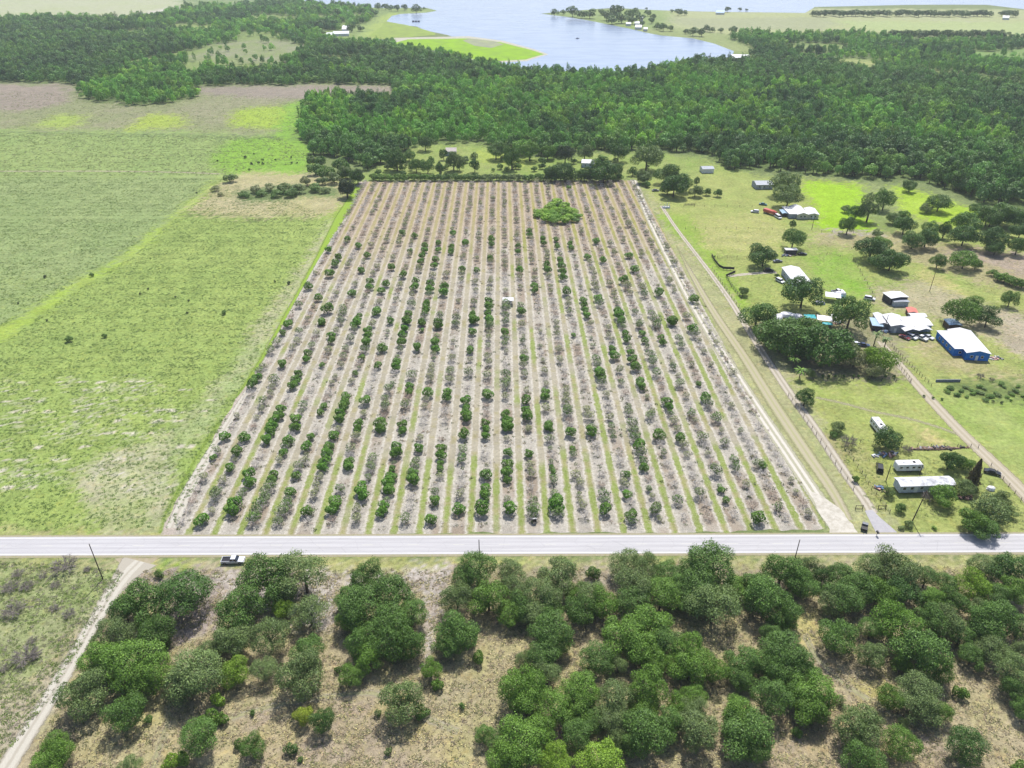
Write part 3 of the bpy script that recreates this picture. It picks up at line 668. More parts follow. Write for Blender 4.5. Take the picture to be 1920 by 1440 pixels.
def tree(name, protos, x, y, dia, hgt, trunk_h, key, label, cat, group=None, z=0.0, seed=None):
    """thing > crown, trunk"""
    r = empty(name, (x, y, z), random.uniform(0, 6.28)); tag(r, label, cat, group)
    me = random.choice(protos); c_ = link(bpy.data.objects.new('crown', me), r)
    zmax = max(abs(v) for v in (me['h'],)) if 'h' in me.keys() else 1.6
    c_.scale = (dia / 2 / me['r'], dia / 2 / me['r'], (hgt - trunk_h) / me['h']); c_.location = (0, 0, trunk_h); tone(c_, key)
    t_ = link(bpy.data.objects.new('trunk', random.choice(TRUNK)), r); hh = trunk_h + (hgt - trunk_h) * .55
    t_.scale = (hh * .8, hh * .8, hh)
    return r
for me in BIG + OAKS + FEA + TALL + CONE + BUSH + FAR + FART + FAR_O + FART_O:
    co = np.empty(len(me.vertices) * 3, np.float32); me.vertices.foreach_get('co', co); co = co.reshape(-1, 3)
    me['r'] = float(np.percentile(np.abs(co[:, :2]), 97)) * 1.12; me['h'] = float(co[:, 2].max())

def ordinal(n):
    w = ['first','second','third','fourth','fifth','sixth','seventh','eighth','ninth','tenth','eleventh','twelfth','thirteenth','fourteenth','fifteenth',
         'sixteenth','seventeenth','eighteenth','nineteenth','twentieth']
    if n <= 20: return w[n - 1]
    tens = {2:'twenty',3:'thirty',4:'forty',5:'fifty',6:'sixty',7:'seventy',8:'eighty',9:'ninety'}
    a, b_ = divmod(n, 10)
    if a >= 10: return f'{n}th'
    return f'{tens[a]}-{w[b_-1]}' if b_ else {2:'twentieth',3:'thirtieth',4:'fortieth',5:'fiftieth',6:'sixtieth',7:'seventieth',8:'eightieth',9:'ninetieth'}[a]

def scatter(name, label, P, scale, tint, idx, protos, rot=None, cat=None):
    """one countless mass: instances of the given meshes on points"""
    n = len(P); me = bpy.data.meshes.new(name); me.vertices.add(n); me.vertices.foreach_set('co', np.asarray(P, np.float32).ravel())
    a = me.attributes.new('tint', 'FLOAT_VECTOR', 'POINT'); a.data.foreach_set('vector', np.asarray(tint, np.float32).ravel())
    a = me.attributes.new('scl', 'FLOAT_VECTOR', 'POINT'); a.data.foreach_set('vector', np.asarray(scale, np.float32).ravel())
    a = me.attributes.new('rz', 'FLOAT_VECTOR', 'POINT'); R = np.zeros((n, 3), np.float32); R[:, 2] = rng.uniform(0, 6.28, n) if rot is None else rot
    a.data.foreach_set('vector', R.ravel())
    a = me.attributes.new('idx', 'INT', 'POINT'); a.data.foreach_set('value', np.asarray(idx, np.int32))
    o = link(bpy.data.objects.new(name, me)); tag(o, label, cat, kind='stuff')
    ng = bpy.data.node_groups.new(name, 'GeometryNodeTree')
    ng.interface.new_socket('Geometry', in_out='INPUT', socket_type='NodeSocketGeometry'); ng.interface.new_socket('Geometry', in_out='OUTPUT', socket_type='NodeSocketGeometry')
    gi = ng.nodes.new('NodeGroupInput'); go = ng.nodes.new('NodeGroupOutput'); J = ng.nodes.new('GeometryNodeJoinGeometry')
    def attr(nm, ty):
        q_ = ng.nodes.new('GeometryNodeInputNamedAttribute'); q_.data_type = ty; q_.inputs[0].default_value = nm; return q_.outputs[0]
    for k, pm in enumerate(protos):
        po = bpy.data.objects.new('mass_source', pm)
        oi = ng.nodes.new('GeometryNodeObjectInfo'); oi.inputs[0].default_value = po
        cm = ng.nodes.new('FunctionNodeCompare'); cm.data_type = 'INT'; cm.operation = 'EQUAL'
        ins = [s for s in cm.inputs if s.type == 'INT']; ng.links.new(attr('idx', 'INT'), ins[0]); ins[1].default_value = k
        ip = ng.nodes.new('GeometryNodeInstanceOnPoints'); ng.links.new(gi.outputs[0], ip.inputs['Points']); ng.links.new(cm.outputs[0], ip.inputs['Selection'])
        ng.links.new(oi.outputs['Geometry'], ip.inputs['Instance'])
        er = ng.nodes.new('FunctionNodeEulerToRotation'); ng.links.new(attr('rz', 'FLOAT_VECTOR'), er.inputs[0]); ng.links.new(er.outputs[0], ip.inputs['Rotation'])
        ng.links.new(attr('scl', 'FLOAT_VECTOR'), ip.inputs['Scale']); ng.links.new(ip.outputs[0], J.inputs[0])
    ng.links.new(J.outputs[0], go.inputs[0]); md = o.modifiers.new('mass', 'NODES'); md.node_group = ng
    return o

# ---------------------------------------------------------------- the orchard trees
def tile(x0, y0, s, items): return [(x0 + a / s, y0 + b_ / s, *r) for a, b_, *r in items]
g_, s_, h_ = 'g', 's', 'h'
OT = []
OT += tile(300,800,6,[(720,115,g_),(645,270,s_,.8),(600,335,g_,.6),(935,125,g_),(875,285,g_),(1240,55,g_),(1200,145,g_),(1445,160,g_),(1380,290,g_,.8),(1400,220,s_,.8),(1520,15,g_),(1700,110,g_,.7),(1655,225,g_),(770,465,g_,.9),(1010,540,g_),(1010,625,g_),(1275,535,g_,.8),(1250,600,g_,.8),(1240,690,s_,1.1),(1170,730,s_,1.1),(1470,730,g_,.9),(1520,545,g_,.8),(1560,445,s_,.9),(1620,390,h_),(1345,380,h_,.9),(700,600,h_),(600,780,s_,1.1),(620,720,s_),(935,720,s_,.6),(905,770,s_,.6),(850,880,g_,1.15),(800,955,g_,1.15),(430,1060,g_,1.1),(1190,800,s_),(1120,880,s_,1.1),(1080,950,s_,1.1),(1040,1050,s_,1.1),(1440,820,s_,.8),(1430,900,s_,1.1),(1360,965,s_,1.1),(1330,1060,s_,.9),(1655,955,g_,.95),(1790,570,h_),(1740,760,h_)])
OT += tile(600,800,6,[(145,100,g_),(100,230,g_),(70,310,g_),(50,390,g_),(30,460,g_,.9),(340,250,s_),(320,400,g_,.9),(310,450,g_,.9),(430,30,g_,.8),(400,110,h_),(680,30,g_,.9),(935,40,g_,.8),(590,370,s_),(570,460,s_),(540,565,s_,.7),(860,240,g_,1.05),(865,310,g_,1.05),(825,400,s_,.5),(810,460,g_,.6),(1110,240,g_,.9),(1080,390,s_,.9),(1060,470,s_),(1040,530,g_),(1050,615,g_,1.1),(1365,250,g_,.9),(1365,325,g_,.9),(1355,400,g_,.6),(1350,468,g_,.7),(1620,95,g_),(1600,265,s_),(1590,360,s_),(790,570,g_),(775,645,g_,1.05),(765,715,g_,1.05),(740,830,s_,.7),(715,895,g_,.95),(700,965,g_,.95),(470,700,g_,1.15),(470,775,g_,1.1),(220,700,s_,.9),(170,855,g_,1.1),(155,935,g_,1.1),(420,930,h_),(410,1030,h_),(960,1040,s_),(1290,840,g_,.9),(1300,740,s_,.8),(1250,1050,g_,.95),(1580,760,h_),(1560,930,g_,1.0),(1825,940,g_,1.2),(1860,30,g_,.8),(1860,105,g_,.8),(1860,545,g_,1.0),(1850,700,g_,1.0),(1855,775,g_,.9)])
OT += tile(900,800,6,[(300,15,g_,.9),(315,290,g_,.8),(315,440,g_),(310,520,g_),(305,595,g_,.7),(300,800,s_,.6),(325,930,g_,1.15),(550,20,h_,.8),(550,300,g_,.8),(560,430,h_,.9),(570,520,h_),(590,850,s_,1.0),(600,925,s_,1.1),(600,990,s_,1.0),(775,15,g_,.8),(780,140,s_,.9),(790,230,s_,.5),(800,380,s_,.5),(810,440,g_,.5),(820,490,g_,.55),(820,600,s_,.9),(840,760,s_,.9),(860,840,g_,1.15),(865,920,g_,1.2),(870,990,s_,1.0),(1020,75,g_,1.0),(1040,240,g_,.6),(1040,305,s_,.8),(1080,540,h_),(1110,740,s_,.4),(1120,800,h_,.6),(1250,60,g_,1.1),(1250,20,s_,1.0),(1385,760,s_,.9),(1400,850,s_,.9),(1400,940,g_,1.0),(1490,60,s_,.6),(1490,110,s_,.6),(1620,560,s_,.9),(1670,530,g_,.7),(1610,640,h_),(1640,760,g_,.8),(1700,1000,g_,.95),(1690,1060,s_,.8),(1720,50,s_),(1730,130,s_,1.1),(1790,220,g_,1.1),(1800,300,s_,1.2),(1820,400,s_,.9),(1830,460,g_,.8),(1885,690,s_,.6),(1890,930,s_,.9)])
OT += tile(1200,800,5.0526,[(175,90,g_,1.15),(360,110,g_,.95),(590,110,s_,1.1),(790,150,s_,.9),(860,330,s_,.9),(890,390,s_,.8),(1090,360,s_,1.0),(1170,360,g_,.8),(710,430,s_,1.2),(760,590,g_,.6),(790,690,g_,.6),(740,560,s_,.6),(560,640,s_,1.0),(360,700,s_,.9),(130,790,s_,1.1),(220,240,s_,.7),(1310,760,s_,.9),(1105,880,g_,1.1),(940,30,s_,.6),(70,585,s_,.5)])
OT += tile(400,600,6.4,[(890,50,g_,1.1),(830,150,g_,.8),(760,270,s_,1.1),(690,370,s_,1.1),(1030,130,s_),(1000,250,h_),(560,620,s_,1.1),(530,700,g_,1.0),(470,775,g_,1.15),(830,530,g_,1.0),(730,730,s_,1.15),(590,980,s_,1.0),(1180,310,s_,1.0),(1130,410,g_,.9),(1110,465,g_,.8),(1020,650,g_,.9),(990,720,g_,1.0),(960,790,g_,1.0),(1300,30,g_,.8),(1410,190,g_,1.0),(1420,250,g_,.9),(1520,20,s_),(1500,130,h_),(1720,40,g_),(1690,110,s_,.9),(1650,230,s_),(1590,340,s_,.9),(1560,430,s_,.9),(1300,530,g_,.6),(1380,360,h_,1.1),(1860,130,g_),(1850,200,g_),(1840,270,g_,1.1),(1820,365,s_,1.1),(1790,450,g_,.8),(1750,560,s_,.5),(1705,630,g_,.6),(1420,740,h_,.7),(1590,930,g_),(1570,1000,g_),(1550,1060,g_),(1520,1130,g_),(1510,1200,g_),(1320,1030,g_,.7),(1280,1110,g_,.7),(1830,975,g_,1.1),(1080,1020,s_,.9),(1050,1090,s_,.6),(970,1210,g_,1.15),(810,1080,g_),(780,1150,g_),(740,1210,g_),(700,1275,g_),(1750,1255,g_,1.0)])
OT += tile(680,600,6.4,[(340,15,g_,.9),(300,120,s_,.5),(290,180,s_,.5),(245,345,g_,1.1),(185,545,g_,.9),(530,15,g_,.9),(500,110,g_,.9),(480,190,g_,1.0),(465,270,g_),(450,350,s_,.8),(420,440,s_,.7),(410,500,g_,.9),(395,565,g_,1.0),(350,750,s_,.6),(320,840,s_,1.1),(275,960,s_,1.0),(270,1040,s_,1.1),(715,30,g_,.8),(710,110,g_,.6),(655,330,g_,1.0),(590,670,s_,1.1),(560,780,g_,.8),(550,855,g_,.8),(520,1030,s_,1.1),(910,70,g_,.9),(890,195,s_,.8),(875,270,g_,1.1),(870,350,g_,1.0),(855,450,s_,.5),(800,700,h_,1.1),(780,880,g_,1.05),(1110,30,s_,.8),(1070,460,h_,1.0),(1060,625,s_,1.15),(1040,720,h_,1.1),(1020,860,g_,.9),(1010,930,g_,.9),(1320,15,g_,.9),(1315,150,g_,.9),(1290,365,g_,.9),(1275,640,s_,1.1),(1245,975,g_,1.0),(1240,1050,g_,.8),(1240,1120,g_,1.0),(1240,1175,g_,1.0),(1520,20,g_,.9),(1515,85,s_,.9),(1510,300,s_,.7),(1500,430,h_),(1500,670,s_,1.0),(1495,910,g_,1.15),(1705,155,g_,1.0),(1710,230,s_,1.0),(1700,290,s_,1.0),(1720,660,s_,1.1),(1725,730,s_,1.1),(1725,790,s_,1.1),(1720,910,h_),(1720,1130,g_,.9),(1730,1200,g_,1.0),(1730,1275,g_,1.1),(1470,1240,g_,.9),(215,1260,g_,1.2),(485,1260,g_,.9)])
OT += tile(960,600,6.4,[(130,250,s_,.8),(140,475,g_,1.0),(150,640,s_,.9),(170,970,g_,1.0),(170,1090,g_,.9),(175,1165,g_,1.1),(190,1290,h_,.8),(330,300,s_,.6),(390,870,g_,.95),(395,930,g_,.95),(410,1060,h_,1.1),(435,1265,g_,.9),(560,480,h_),(550,350,h_),(630,980,h_,1.1),(660,1080,s_),(660,1130,s_,1.1),(715,170,g_,.6),(920,200,s_,.5),(945,295,s_,.6),(980,480,s_,1.0),(1010,545,s_,1.1),(1050,620,g_,1.1),(1060,680,g_,1.1),(1080,760,s_,1.1),(900,1080,h_,1.1),(920,1160,h_,1.1),(1130,180,h_,.8),(1180,355,g_,.9),(1205,440,g_,1.1),(1280,745,s_,.8),(1280,15,g_,1.0),(1290,80,s_,.8),(1320,160,g_,.8),(1350,235,g_,.9),(1380,330,s_,.8),(1380,390,g_,.8),(1450,480,g_,1.1),(1460,570,g_,1.1),(1500,60,s_,.9),(1510,160,g_,.8),(1550,245,g_,.8),(1600,320,s_,.7),(1630,430,s_,1.1),(1660,520,s_,1.2),(1700,640,s_,1.1),(1520,740,g_,.95),(1525,800,g_,.95),(1700,70,s_,1.1),(1750,210,g_,.8),(1770,265,g_,.8),(1820,990,g_,1.05),(1850,1050,g_,.9),(1875,1115,s_,.7),(1380,1050,s_,.8),(1390,1110,s_,.8),(1660,1150,s_,1.1),(1440,1270,s_,1.2),(1190,1275,s_,.8),(1870,30,g_,1.0),(1890,570,s_,.9)])
OT += tile(1220,600,6.857,[(505,120,g_,1.15),(500,190,s_,1.15),(340,250,s_,1.0),(360,325,s_,1.0),(340,820,s_,1.1),(570,810,g_,.6),(700,1010,g_,1.1),(690,1085,s_,1.1),(480,1210,s_,1.0),(840,1270,s_,1.2),(800,280,h_,.8)])
OT += tile(500,430,7.385,[(875,290,g_,1.0),(1120,140,g_,1.0),(1285,230,g_,1.1),(1410,360,g_,1.0),(990,395,g_,1.0),(950,480,g_,1.2),(880,630,g_,1.2),(590,800,g_,1.1),(720,955,g_,1.0),(450,1050,s_,1.1),(1310,570,g_,1.0),(1480,220,s_,1.0),(1680,150,s_,1.0),(1430,730,g_,.95),(1435,800,g_,1.05),(1655,765,g_,1.0),(1590,850,g_,1.0),(1740,530,g_,1.0),(1560,520,s_,1.0),(1180,890,g_,1.1),(850,1130,g_,1.4),(760,1280,g_,1.0),(1060,1120,s_,1.2),(1050,1200,s_,1.2),(1290,1190,g_,.7),(1270,1250,g_,.9),(1230,1320,g_,1.2),(1530,1150,g_,1.2),(1470,1310,h_,1.1)])
OT += tile(740,430,7.385,[(120,50,g_,1.0),(70,190,s_,1.0),(280,90,g_,1.0),(220,300,g_,.8),(210,350,s_,.8),(440,120,h_,.9),(420,220,g_,.95),(410,290,g_,.95),(390,370,g_,1.0),(370,450,g_,1.0),(605,190,g_,.9),(600,280,g_,.9),(560,430,g_,1.1),(550,510,g_,1.0),(540,640,s_,1.0),(340,560,s_,1.1),(170,510,s_,.7),(120,640,g_,1.1),(80,780,h_,1.1),(290,720,g_,1.0),(275,815,g_,1.2),(490,765,g_,1.1),(485,830,g_,1.1),(470,910,s_,.9),(450,1050,g_,1.1),(440,1120,g_,1.0),(410,1200,s_,1.1),(380,1290,g_,1.0),(230,1045,s_,1.2),(190,1180,g_,1.0),(170,1270,g_,1.2),(140,1375,g_,.8),(810,60,g_,1.0),(790,250,g_,.9),(780,315,g_,1.0),(720,630,s_,1.1),(690,810,g_,1.1),(680,890,g_,1.2),(980,190,g_,1.1),(960,345,s_,.6),(930,560,g_,1.0),(930,620,s_,1.0),(1160,70,s_,.9),(1170,130,h_,.9),(1130,570,g_,.9),(1360,10,s_,.9),(1340,140,g_,1.0),(1335,210,g_,1.0),(1320,400,g_,.9),(1325,450,s_,.9),(1500,320,s_,.8),(1520,450,s_,1.0),(1690,100,s_,.9),(1705,240,g_,.9),(1705,310,g_,.8),(1720,440,s_,.9),(1720,500,s_,.9),(1730,570,g_,1.0),(1725,660,s_,.9),(1740,800,s_,.8),(1860,20,g_,.9),(1870,80,g_,.9),(1900,440,s_,.9),(620,1200,s_,1.1),(600,1330,g_,1.2),(850,1240,s_,1.1),(850,1310,s_,1.0),(1095,1020,s_,1.0),(1085,1200,g_,1.0),(1090,1270,g_,1.2),(1300,1010,g_,1.1),(1300,1080,g_,1.1),(1300,1165,g_,1.0),(1300,1250,g_,1.1),(1310,1350,s_,1.1),(1540,1050,s_,1.2),(1530,1110,s_,1.2),(1540,1210,s_,1.0),(1540,1280,s_,1.0),(1745,1080,s_,1.1),(1750,1150,g_,1.1)])
OT += tile(980,430,7.385,[(280,130,g_,.9),(280,195,g_,.9),(435,140,g_,.9),(465,240,g_,.9),(645,200,g_,.9),(645,260,g_,.9),(165,790,g_,1.0),(170,850,g_,.9),(325,500,g_,1.0),(330,575,g_,1.1),(335,650,s_,.9),(510,440,g_,1.0),(520,520,g_,1.1),(530,600,g_,1.1),(545,670,g_,1.1),(855,380,g_,1.0),(1000,170,g_,1.1),(1080,435,g_,1.1),(1195,200,s_,1.0),(1220,330,s_,1.0),(590,880,g_,1.2),(610,1035,h_,1.0),(630,1145,s_,.9),(805,975,g_,.9),(820,1050,g_,.9),(840,1120,g_,.9),(870,1195,g_,1.0),(980,780,s_,1.2),(1020,960,g_,1.1),(1030,1030,s_,1.2),(1150,750,h_,1.1),(1370,720,g_,1.2),(1390,800,s_,1.3),(1425,370,g_,1.1),(1500,560,g_,1.2),(1600,350,h_,1.0),(1640,830,s_,1.2),(1640,910,s_,1.2),(1840,890,g_,1.2),(1280,1140,g_,1.1),(1300,1210,g_,1.3),(1350,1290,s_,1.2),(1510,1140,s_,.9),(1590,1340,s_,1.1),(1740,1170,s_,1.0),(1810,1290,s_,1.4)])
OT += tile(1180,430,7.577,[(845,1000,g_,1.2),(570,480,h_,1.2),(530,740,s_,1.1),(550,1320,g_,1.3),(820,1240,h_,1.2)])
OT += tile(560,320,4.8,[(755,240,s_,.9),(965,495,s_,1.0),(1555,130,s_,1.0),(1650,170,s_,.8),(1545,310,h_,1.0),(1420,370,s_,.9),(1750,250,s_,.9),(1415,415,s_,.7)])
OT += tile(900,320,4.8,[(215,220,s_,.9),(115,250,s_,.9),(785,150,g_,.9),(790,200,s_,.9),(600,195,s_,.8),(1255,180,s_,1.0),(330,445,s_,1.0),(405,200,s_,.9),(1300,485,s_,1.3),(940,350,s_,.9),(1150,125,s_,1.0),(500,250,s_,.8),(500,180,s_,.8)])
EXCL = [(*G(1044, 402), 17, 13), (*G(952, 566), 5.5, 4.5), (*G(978, 566), 6, 4)]
def excluded(x, y): return any(((x - a) / rx) ** 2 + ((y - b_) / ry_) ** 2 < 1 for a, b_, rx, ry_ in EXCL)
placed = []       # x, y, kind, size, row
for it in OT:
    px, py, kd = it[:3]; sc_ = it[3] if len(it) > 3 else 1.0
    x, y = G(px, py, 1.3); k = int(round((x - X0) / ROW))
    if not (-13 <= k <= 12) or y < OY0 + 3 or y > OY1: continue
    x = X0 + k * ROW + max(-.7, min(.7, x - X0 - k * ROW)); placed.append((x, float(y), kd, sc_, k))
occ = {k: sorted(p[1] for p in placed if p[4] == k) for k in range(-13, 13)}
for k in range(-13, 13):
    y = OY0 + 5.5 + random.uniform(-1, 1)
    while y < OY1 - 1:
        x = X0 + k * ROW + random.gauss(0, .3)
        if not excluded(x, y) and all(abs(y - q_) > 3.0 for q_ in occ[k]):
            r = random.random(); bare = .58 if k > 2 else .5
            if y > 420: bare = .68
            if k in (-13,) and y < 300: bare = .35
            wav = fbm(np.array(x / 30), np.array(y / 30), 77, 2)
            if r < bare: placed.append((x, y, 'bare', random.uniform(.75, 1.15), k))
            elif r < bare + .30: placed.append((x, y, 'h', random.uniform(.6, 1.05), k))
        y += random.uniform(4.2, 5.4)
def mk_orchard():
    kinds = {'g': ('citrus_tree', CG, 'citrus tree', 'leafy green citrus trees in the orchard'), 's': ('sparse_citrus_tree', CS, 'citrus tree', 'thinly leaved citrus trees in the orchard'),
             'h': ('sparse_citrus_tree', CS, 'citrus tree', 'thinly leaved citrus trees in the orchard'), 'bare': ('bare_citrus_tree', CBR, 'dead tree', 'leafless citrus trees in the orchard')}
    count = {'g': 0, 's': 0, 'bare': 0}; rest = []
    seen = {}
    for x, y, kd, sc_, k in sorted(placed, key=lambda p: p[1]):
        kk = 's' if kd == 'h' else kd; count[kk] += 1; row = k + 14; seen[(row, kk)] = seen.get((row, kk), 0) + 1; nth = seen[(row, kk)]
        dia = {'g': 4.15, 's': 4.3, 'h': 3.9, 'bare': 3.5}[kd] * sc_
        if count[kk] > 300: rest.append((x, y, kk, dia)); continue
        nm, pr, cat, grp = kinds[kd]; o = link(bpy.data.objects.new(nm, random.choice(pr)))
        o.location = (x, y, 0); o.rotation_euler = (0, 0, random.uniform(0, 6.28)); o.scale = (dia / 2, dia / 2, dia / 2 * random.uniform(.85, 1.05))
        if kd == 'g': tone(o, 'g', .1); o.color = (o.color[0] * .78, o.color[1] * random.uniform(.85, 1.05), o.color[2] * .6, 1)
        elif kd == 's': tone(o, random.choice(['s', 'm', 's']), .15)
        else: tone(o, 'gr', .12)
        w = {'g': 'dense green citrus tree', 's': 'thinly leaved grey-green citrus tree', 'bare': 'bare grey citrus tree'}[kk]
        tag(o, f'{w} in {ordinal(row)} orchard row from left, {ordinal(nth)} such from the road', cat, grp)
    if rest:
        prot = CBR[:3] + CSI + CGI; P_ = []; S_ = []; T_ = []; I_ = []
        for x, y, kk, dia in rest:
            P_.append((x, y, 0)); S_.append((dia / 2, dia / 2, dia / 2 * .95)); I_.append({'bare': 0, 's': 3, 'g': 6}[kk] + random.randrange(3))
            T_.append(TKEY[{'bare': 'gr', 's': 'gr', 'g': 'm'}[kk]] * random.uniform(.85, 1.15))
        scatter('distant_citrus_trees', 'many small bare and thinly leaved citrus trees filling the far orchard rows', P_, S_, T_, I_, prot, cat='citrus trees')
mk_orchard()
# weeds and dry litter along the orchard rows
n = 14000; k = rng.integers(-13, 13, n); wx_ = X0 + k * ROW + rng.normal(0, 1.1, n); wy_ = rng.uniform(OY0 + 2, OY1 - 1, n)
ok = np.array([not excluded(a, b_) for a, b_ in zip(wx_, wy_)]); wx_ = wx_[ok]; wy_ = wy_[ok]; n = len(wx_)
def tuft(seed, nb, w, h, mat):
    g = np.random.default_rng(seed); C_ = g.normal(size=(nb, 3)) * (.33, .33, .12) + (0, 0, .32); C_[:, 2] = np.abs(C_[:, 2]); v, q_ = cards(C_, g.normal(size=(nb, 3)) + (0, 0, .6), w, .8, g); v[:, 2] *= h; return mesh_np('tuft', v, q_, [mat])
TF = [tuft(700 + i, 12, .42, .8, M_LEAFI) for i in range(4)]; TW = []
for i in range(3):
    tv, tq = twig_arrays(720 + i, .7, 1.0, 6, 4, 2, .05); TW.append(mesh_np('twig_litter', tv, tq, [M_TWIG if i else M_TWIGD]))
sz = rng.uniform(.5, 1.2, n); idx = rng.choice([0, 1, 2, 3, 4, 5], n, p=[.12, .12, .1, .26, .2, .2])
wc = np.array([to_lin(c) for c in ((128,140,96),(160,158,120),(176,160,132),(104,122,78))])[rng.integers(0, 4, n)]
scatter('orchard_weeds', 'dry weeds and dead twigs lying along the orchard rows', np.stack([wx_, wy_, 0 * wx_], 1), np.stack([sz, sz, sz * .8], 1), wc, idx, TF[:3] + TW, cat='weeds')
# ================================================================ THE WOOD SOUTH OF THE ROAD
def z1(it): return [(a / 3, 1000 + b_ / 3, w / 3, k) for a, b_, w, k in it]
def z2(it): return [(640 + a / 3, 1000 + b_ / 3, w / 3, k) for a, b_, w, k in it]
def z3(it): return [(1280 + a / 3, 1000 + b_ / 3, w / 3, k) for a, b_, w, k in it]
SW = z1([(1020,330,280,'d'),(800,390,260,'m'),(700,430,170,'m'),(880,550,200,'m'),(640,560,220,'s'),(590,700,240,'g'),(760,720,310,'g'),(870,770,220,'g'),(730,830,220,'g'),(470,900,260,'s'),
 (700,1000,220,'m'),(1090,770,290,'s'),(1000,860,190,'s'),(1290,610,210,'s'),(1170,660,150,'s'),(1310,780,180,'b'),(1490,250,280,'m'),(1710,230,270,'s'),(1350,400,260,'m'),(1590,320,160,'m'),(1740,440,200,'s'),
 (1515,570,210,'s'),(1740,640,170,'m'),(1690,790,260,'s'),(1480,770,150,'s'),(1590,420,120,'b'),(1100,1150,215,'m'),(310,1200,190,'g'),(270,1270,190,'g'),(1810,1050,140,'d'),(1710,1020,105,'y'),
 (1420,1195,140,'m'),(1630,1210,80,'d'),(1345,1185,60,'m'),(1420,1010,34,'m'),(830,1040,54,'m'),(730,1310,125,'s'),(950,1275,100,'b'),(1030,1260,90,'g'),(1220,930,90,'b'),(1190,1030,90,'g'),(1250,1040,80,'g'),(1130,1050,70,'g'),
 (890,225,56,'m'),(1900,760,44,'m'),(1690,1270,34,'m'),(930,620,60,'d')])
SW += z2([(150,240,190,'m'),(60,340,160,'m'),(120,400,250,'m'),(60,470,170,'g'),(290,340,230,'m'),(390,450,180,'m'),(280,480,210,'m'),(120,600,200,'m'),(290,590,240,'m'),(150,690,180,'g'),(390,620,170,'m'),
 (50,790,140,'g'),(340,940,230,'s'),(455,1010,90,'m'),(210,1010,44,'s'),(505,760,120,'g'),(545,850,70,'g'),(680,970,40,'m'),(265,1225,44,'s'),(770,190,210,'m'),(700,250,140,'m'),(650,360,190,'s'),(830,350,210,'g'),
 (960,210,160,'s'),(640,540,230,'m'),(590,620,170,'m'),(720,560,100,'g'),(775,690,80,'g'),(980,310,160,'s'),(1000,400,180,'m'),(1120,340,220,'s'),(1220,220,200,'s'),(1170,420,160,'m'),(960,450,160,'g'),(1080,440,160,'s'),
 (1190,540,230,'m'),(1200,620,180,'g'),(1150,690,190,'m'),(1160,790,160,'s'),(1030,710,110,'s'),(1420,220,84,'m'),(1320,340,130,'g'),(1350,430,190,'m'),(1400,350,170,'s'),(1480,390,180,'g'),(1610,170,190,'s'),
 (1710,180,170,'s'),(1830,230,170,'m'),(1640,290,210,'s'),(1650,390,200,'m'),(1800,350,210,'g'),(1890,300,170,'m'),(1580,560,240,'g'),(1730,520,230,'g'),(1700,650,210,'g'),(1830,600,180,'m'),(1770,710,150,'g'),
 (1890,720,140,'g'),(1440,690,195,'m'),(1560,740,110,'s'),(1010,860,250,'g'),(1040,950,200,'g'),(1360,870,210,'g'),(1190,960,230,'g'),(1340,960,180,'g'),(1530,920,220,'s'),(1520,1050,190,'s'),(1720,860,230,'g'),
 (1700,970,180,'g'),(1010,1150,290,'g'),(900,1170,160,'m'),(800,1130,115,'m'),(1110,1100,190,'g'),(950,1260,220,'g'),(1340,1130,180,'m'),(1210,1270,200,'b'),(1470,1270,240,'b'),(1730,1110,260,'m'),(1830,1060,180,'m'),
 (1640,1170,160,'m'),(1560,1150,140,'s'),(1900,960,130,'g'),(1420,1040,140,'m')])
SW += z3([(180,170,270,'m'),(60,220,190,'m'),(90,300,230,'m'),(180,400,290,'s'),(60,380,190,'m'),(310,310,160,'g'),(470,350,240,'m'),(560,430,210,'m'),(400,290,170,'m'),(570,490,130,'g'),(560,210,220,'m'),(680,280,190,'m'),
 (700,190,130,'s'),(790,230,120,'d'),(1060,190,190,'s'),(1200,190,240,'s'),(900,240,160,'m'),(900,350,210,'m'),(1000,310,190,'m'),(1130,320,180,'g'),(1250,320,200,'d'),(1370,250,130,'m'),(1480,270,130,'m'),
 (1400,370,150,'g'),(1520,380,160,'m'),(1640,290,180,'b'),(1690,190,160,'s'),(1850,190,210,'d'),(1850,310,160,'g'),(1760,350,150,'m'),(850,380,160,'s'),(1200,490,250,'g'),(1060,540,140,'m'),(880,580,220,'m'),
 (1060,680,165,'s'),(1360,650,270,'m'),(1270,640,160,'m'),(1440,760,170,'g'),(1230,740,110,'g'),(1400,470,180,'m'),(1490,500,190,'s'),(1570,560,150,'m'),(1750,470,250,'m'),(1690,540,160,'m'),(1320,870,230,'s'),
 (1340,970,210,'s'),(1455,1010,130,'g'),(1170,920,150,'g'),(1245,1060,64,'s'),(1630,690,140,'m'),(1740,640,180,'s'),(1840,760,210,'s'),(1880,870,160,'m'),(1900,650,110,'s'),(1920,970,140,'m'),(1560,890,84,'g'),
 (50,650,200,'g'),(50,740,210,'g'),(180,760,160,'g'),(60,920,150,'g'),(340,720,190,'m'),(340,800,160,'m'),(500,560,130,'m'),(580,650,240,'m'),(630,720,230,'m'),(540,740,210,'m'),(440,720,160,'m'),(690,790,160,'m'),
 (500,910,220,'m'),(730,890,250,'g'),(720,970,200,'g'),(620,860,150,'m'),(90,1100,230,'s'),(60,1000,160,'s'),(360,1110,290,'m'),(330,1020,200,'g'),(390,1180,220,'m'),(645,1120,64,'m'),(980,1080,250,'s'),(1060,1080,160,'s'),
 (1010,1270,220,'m'),(1240,1180,200,'g'),(1620,1200,215,'d'),(1890,1310,90,'g'),(890,940,60,'s'),(1700,430,140,'s'),(1900,520,160,'m')])
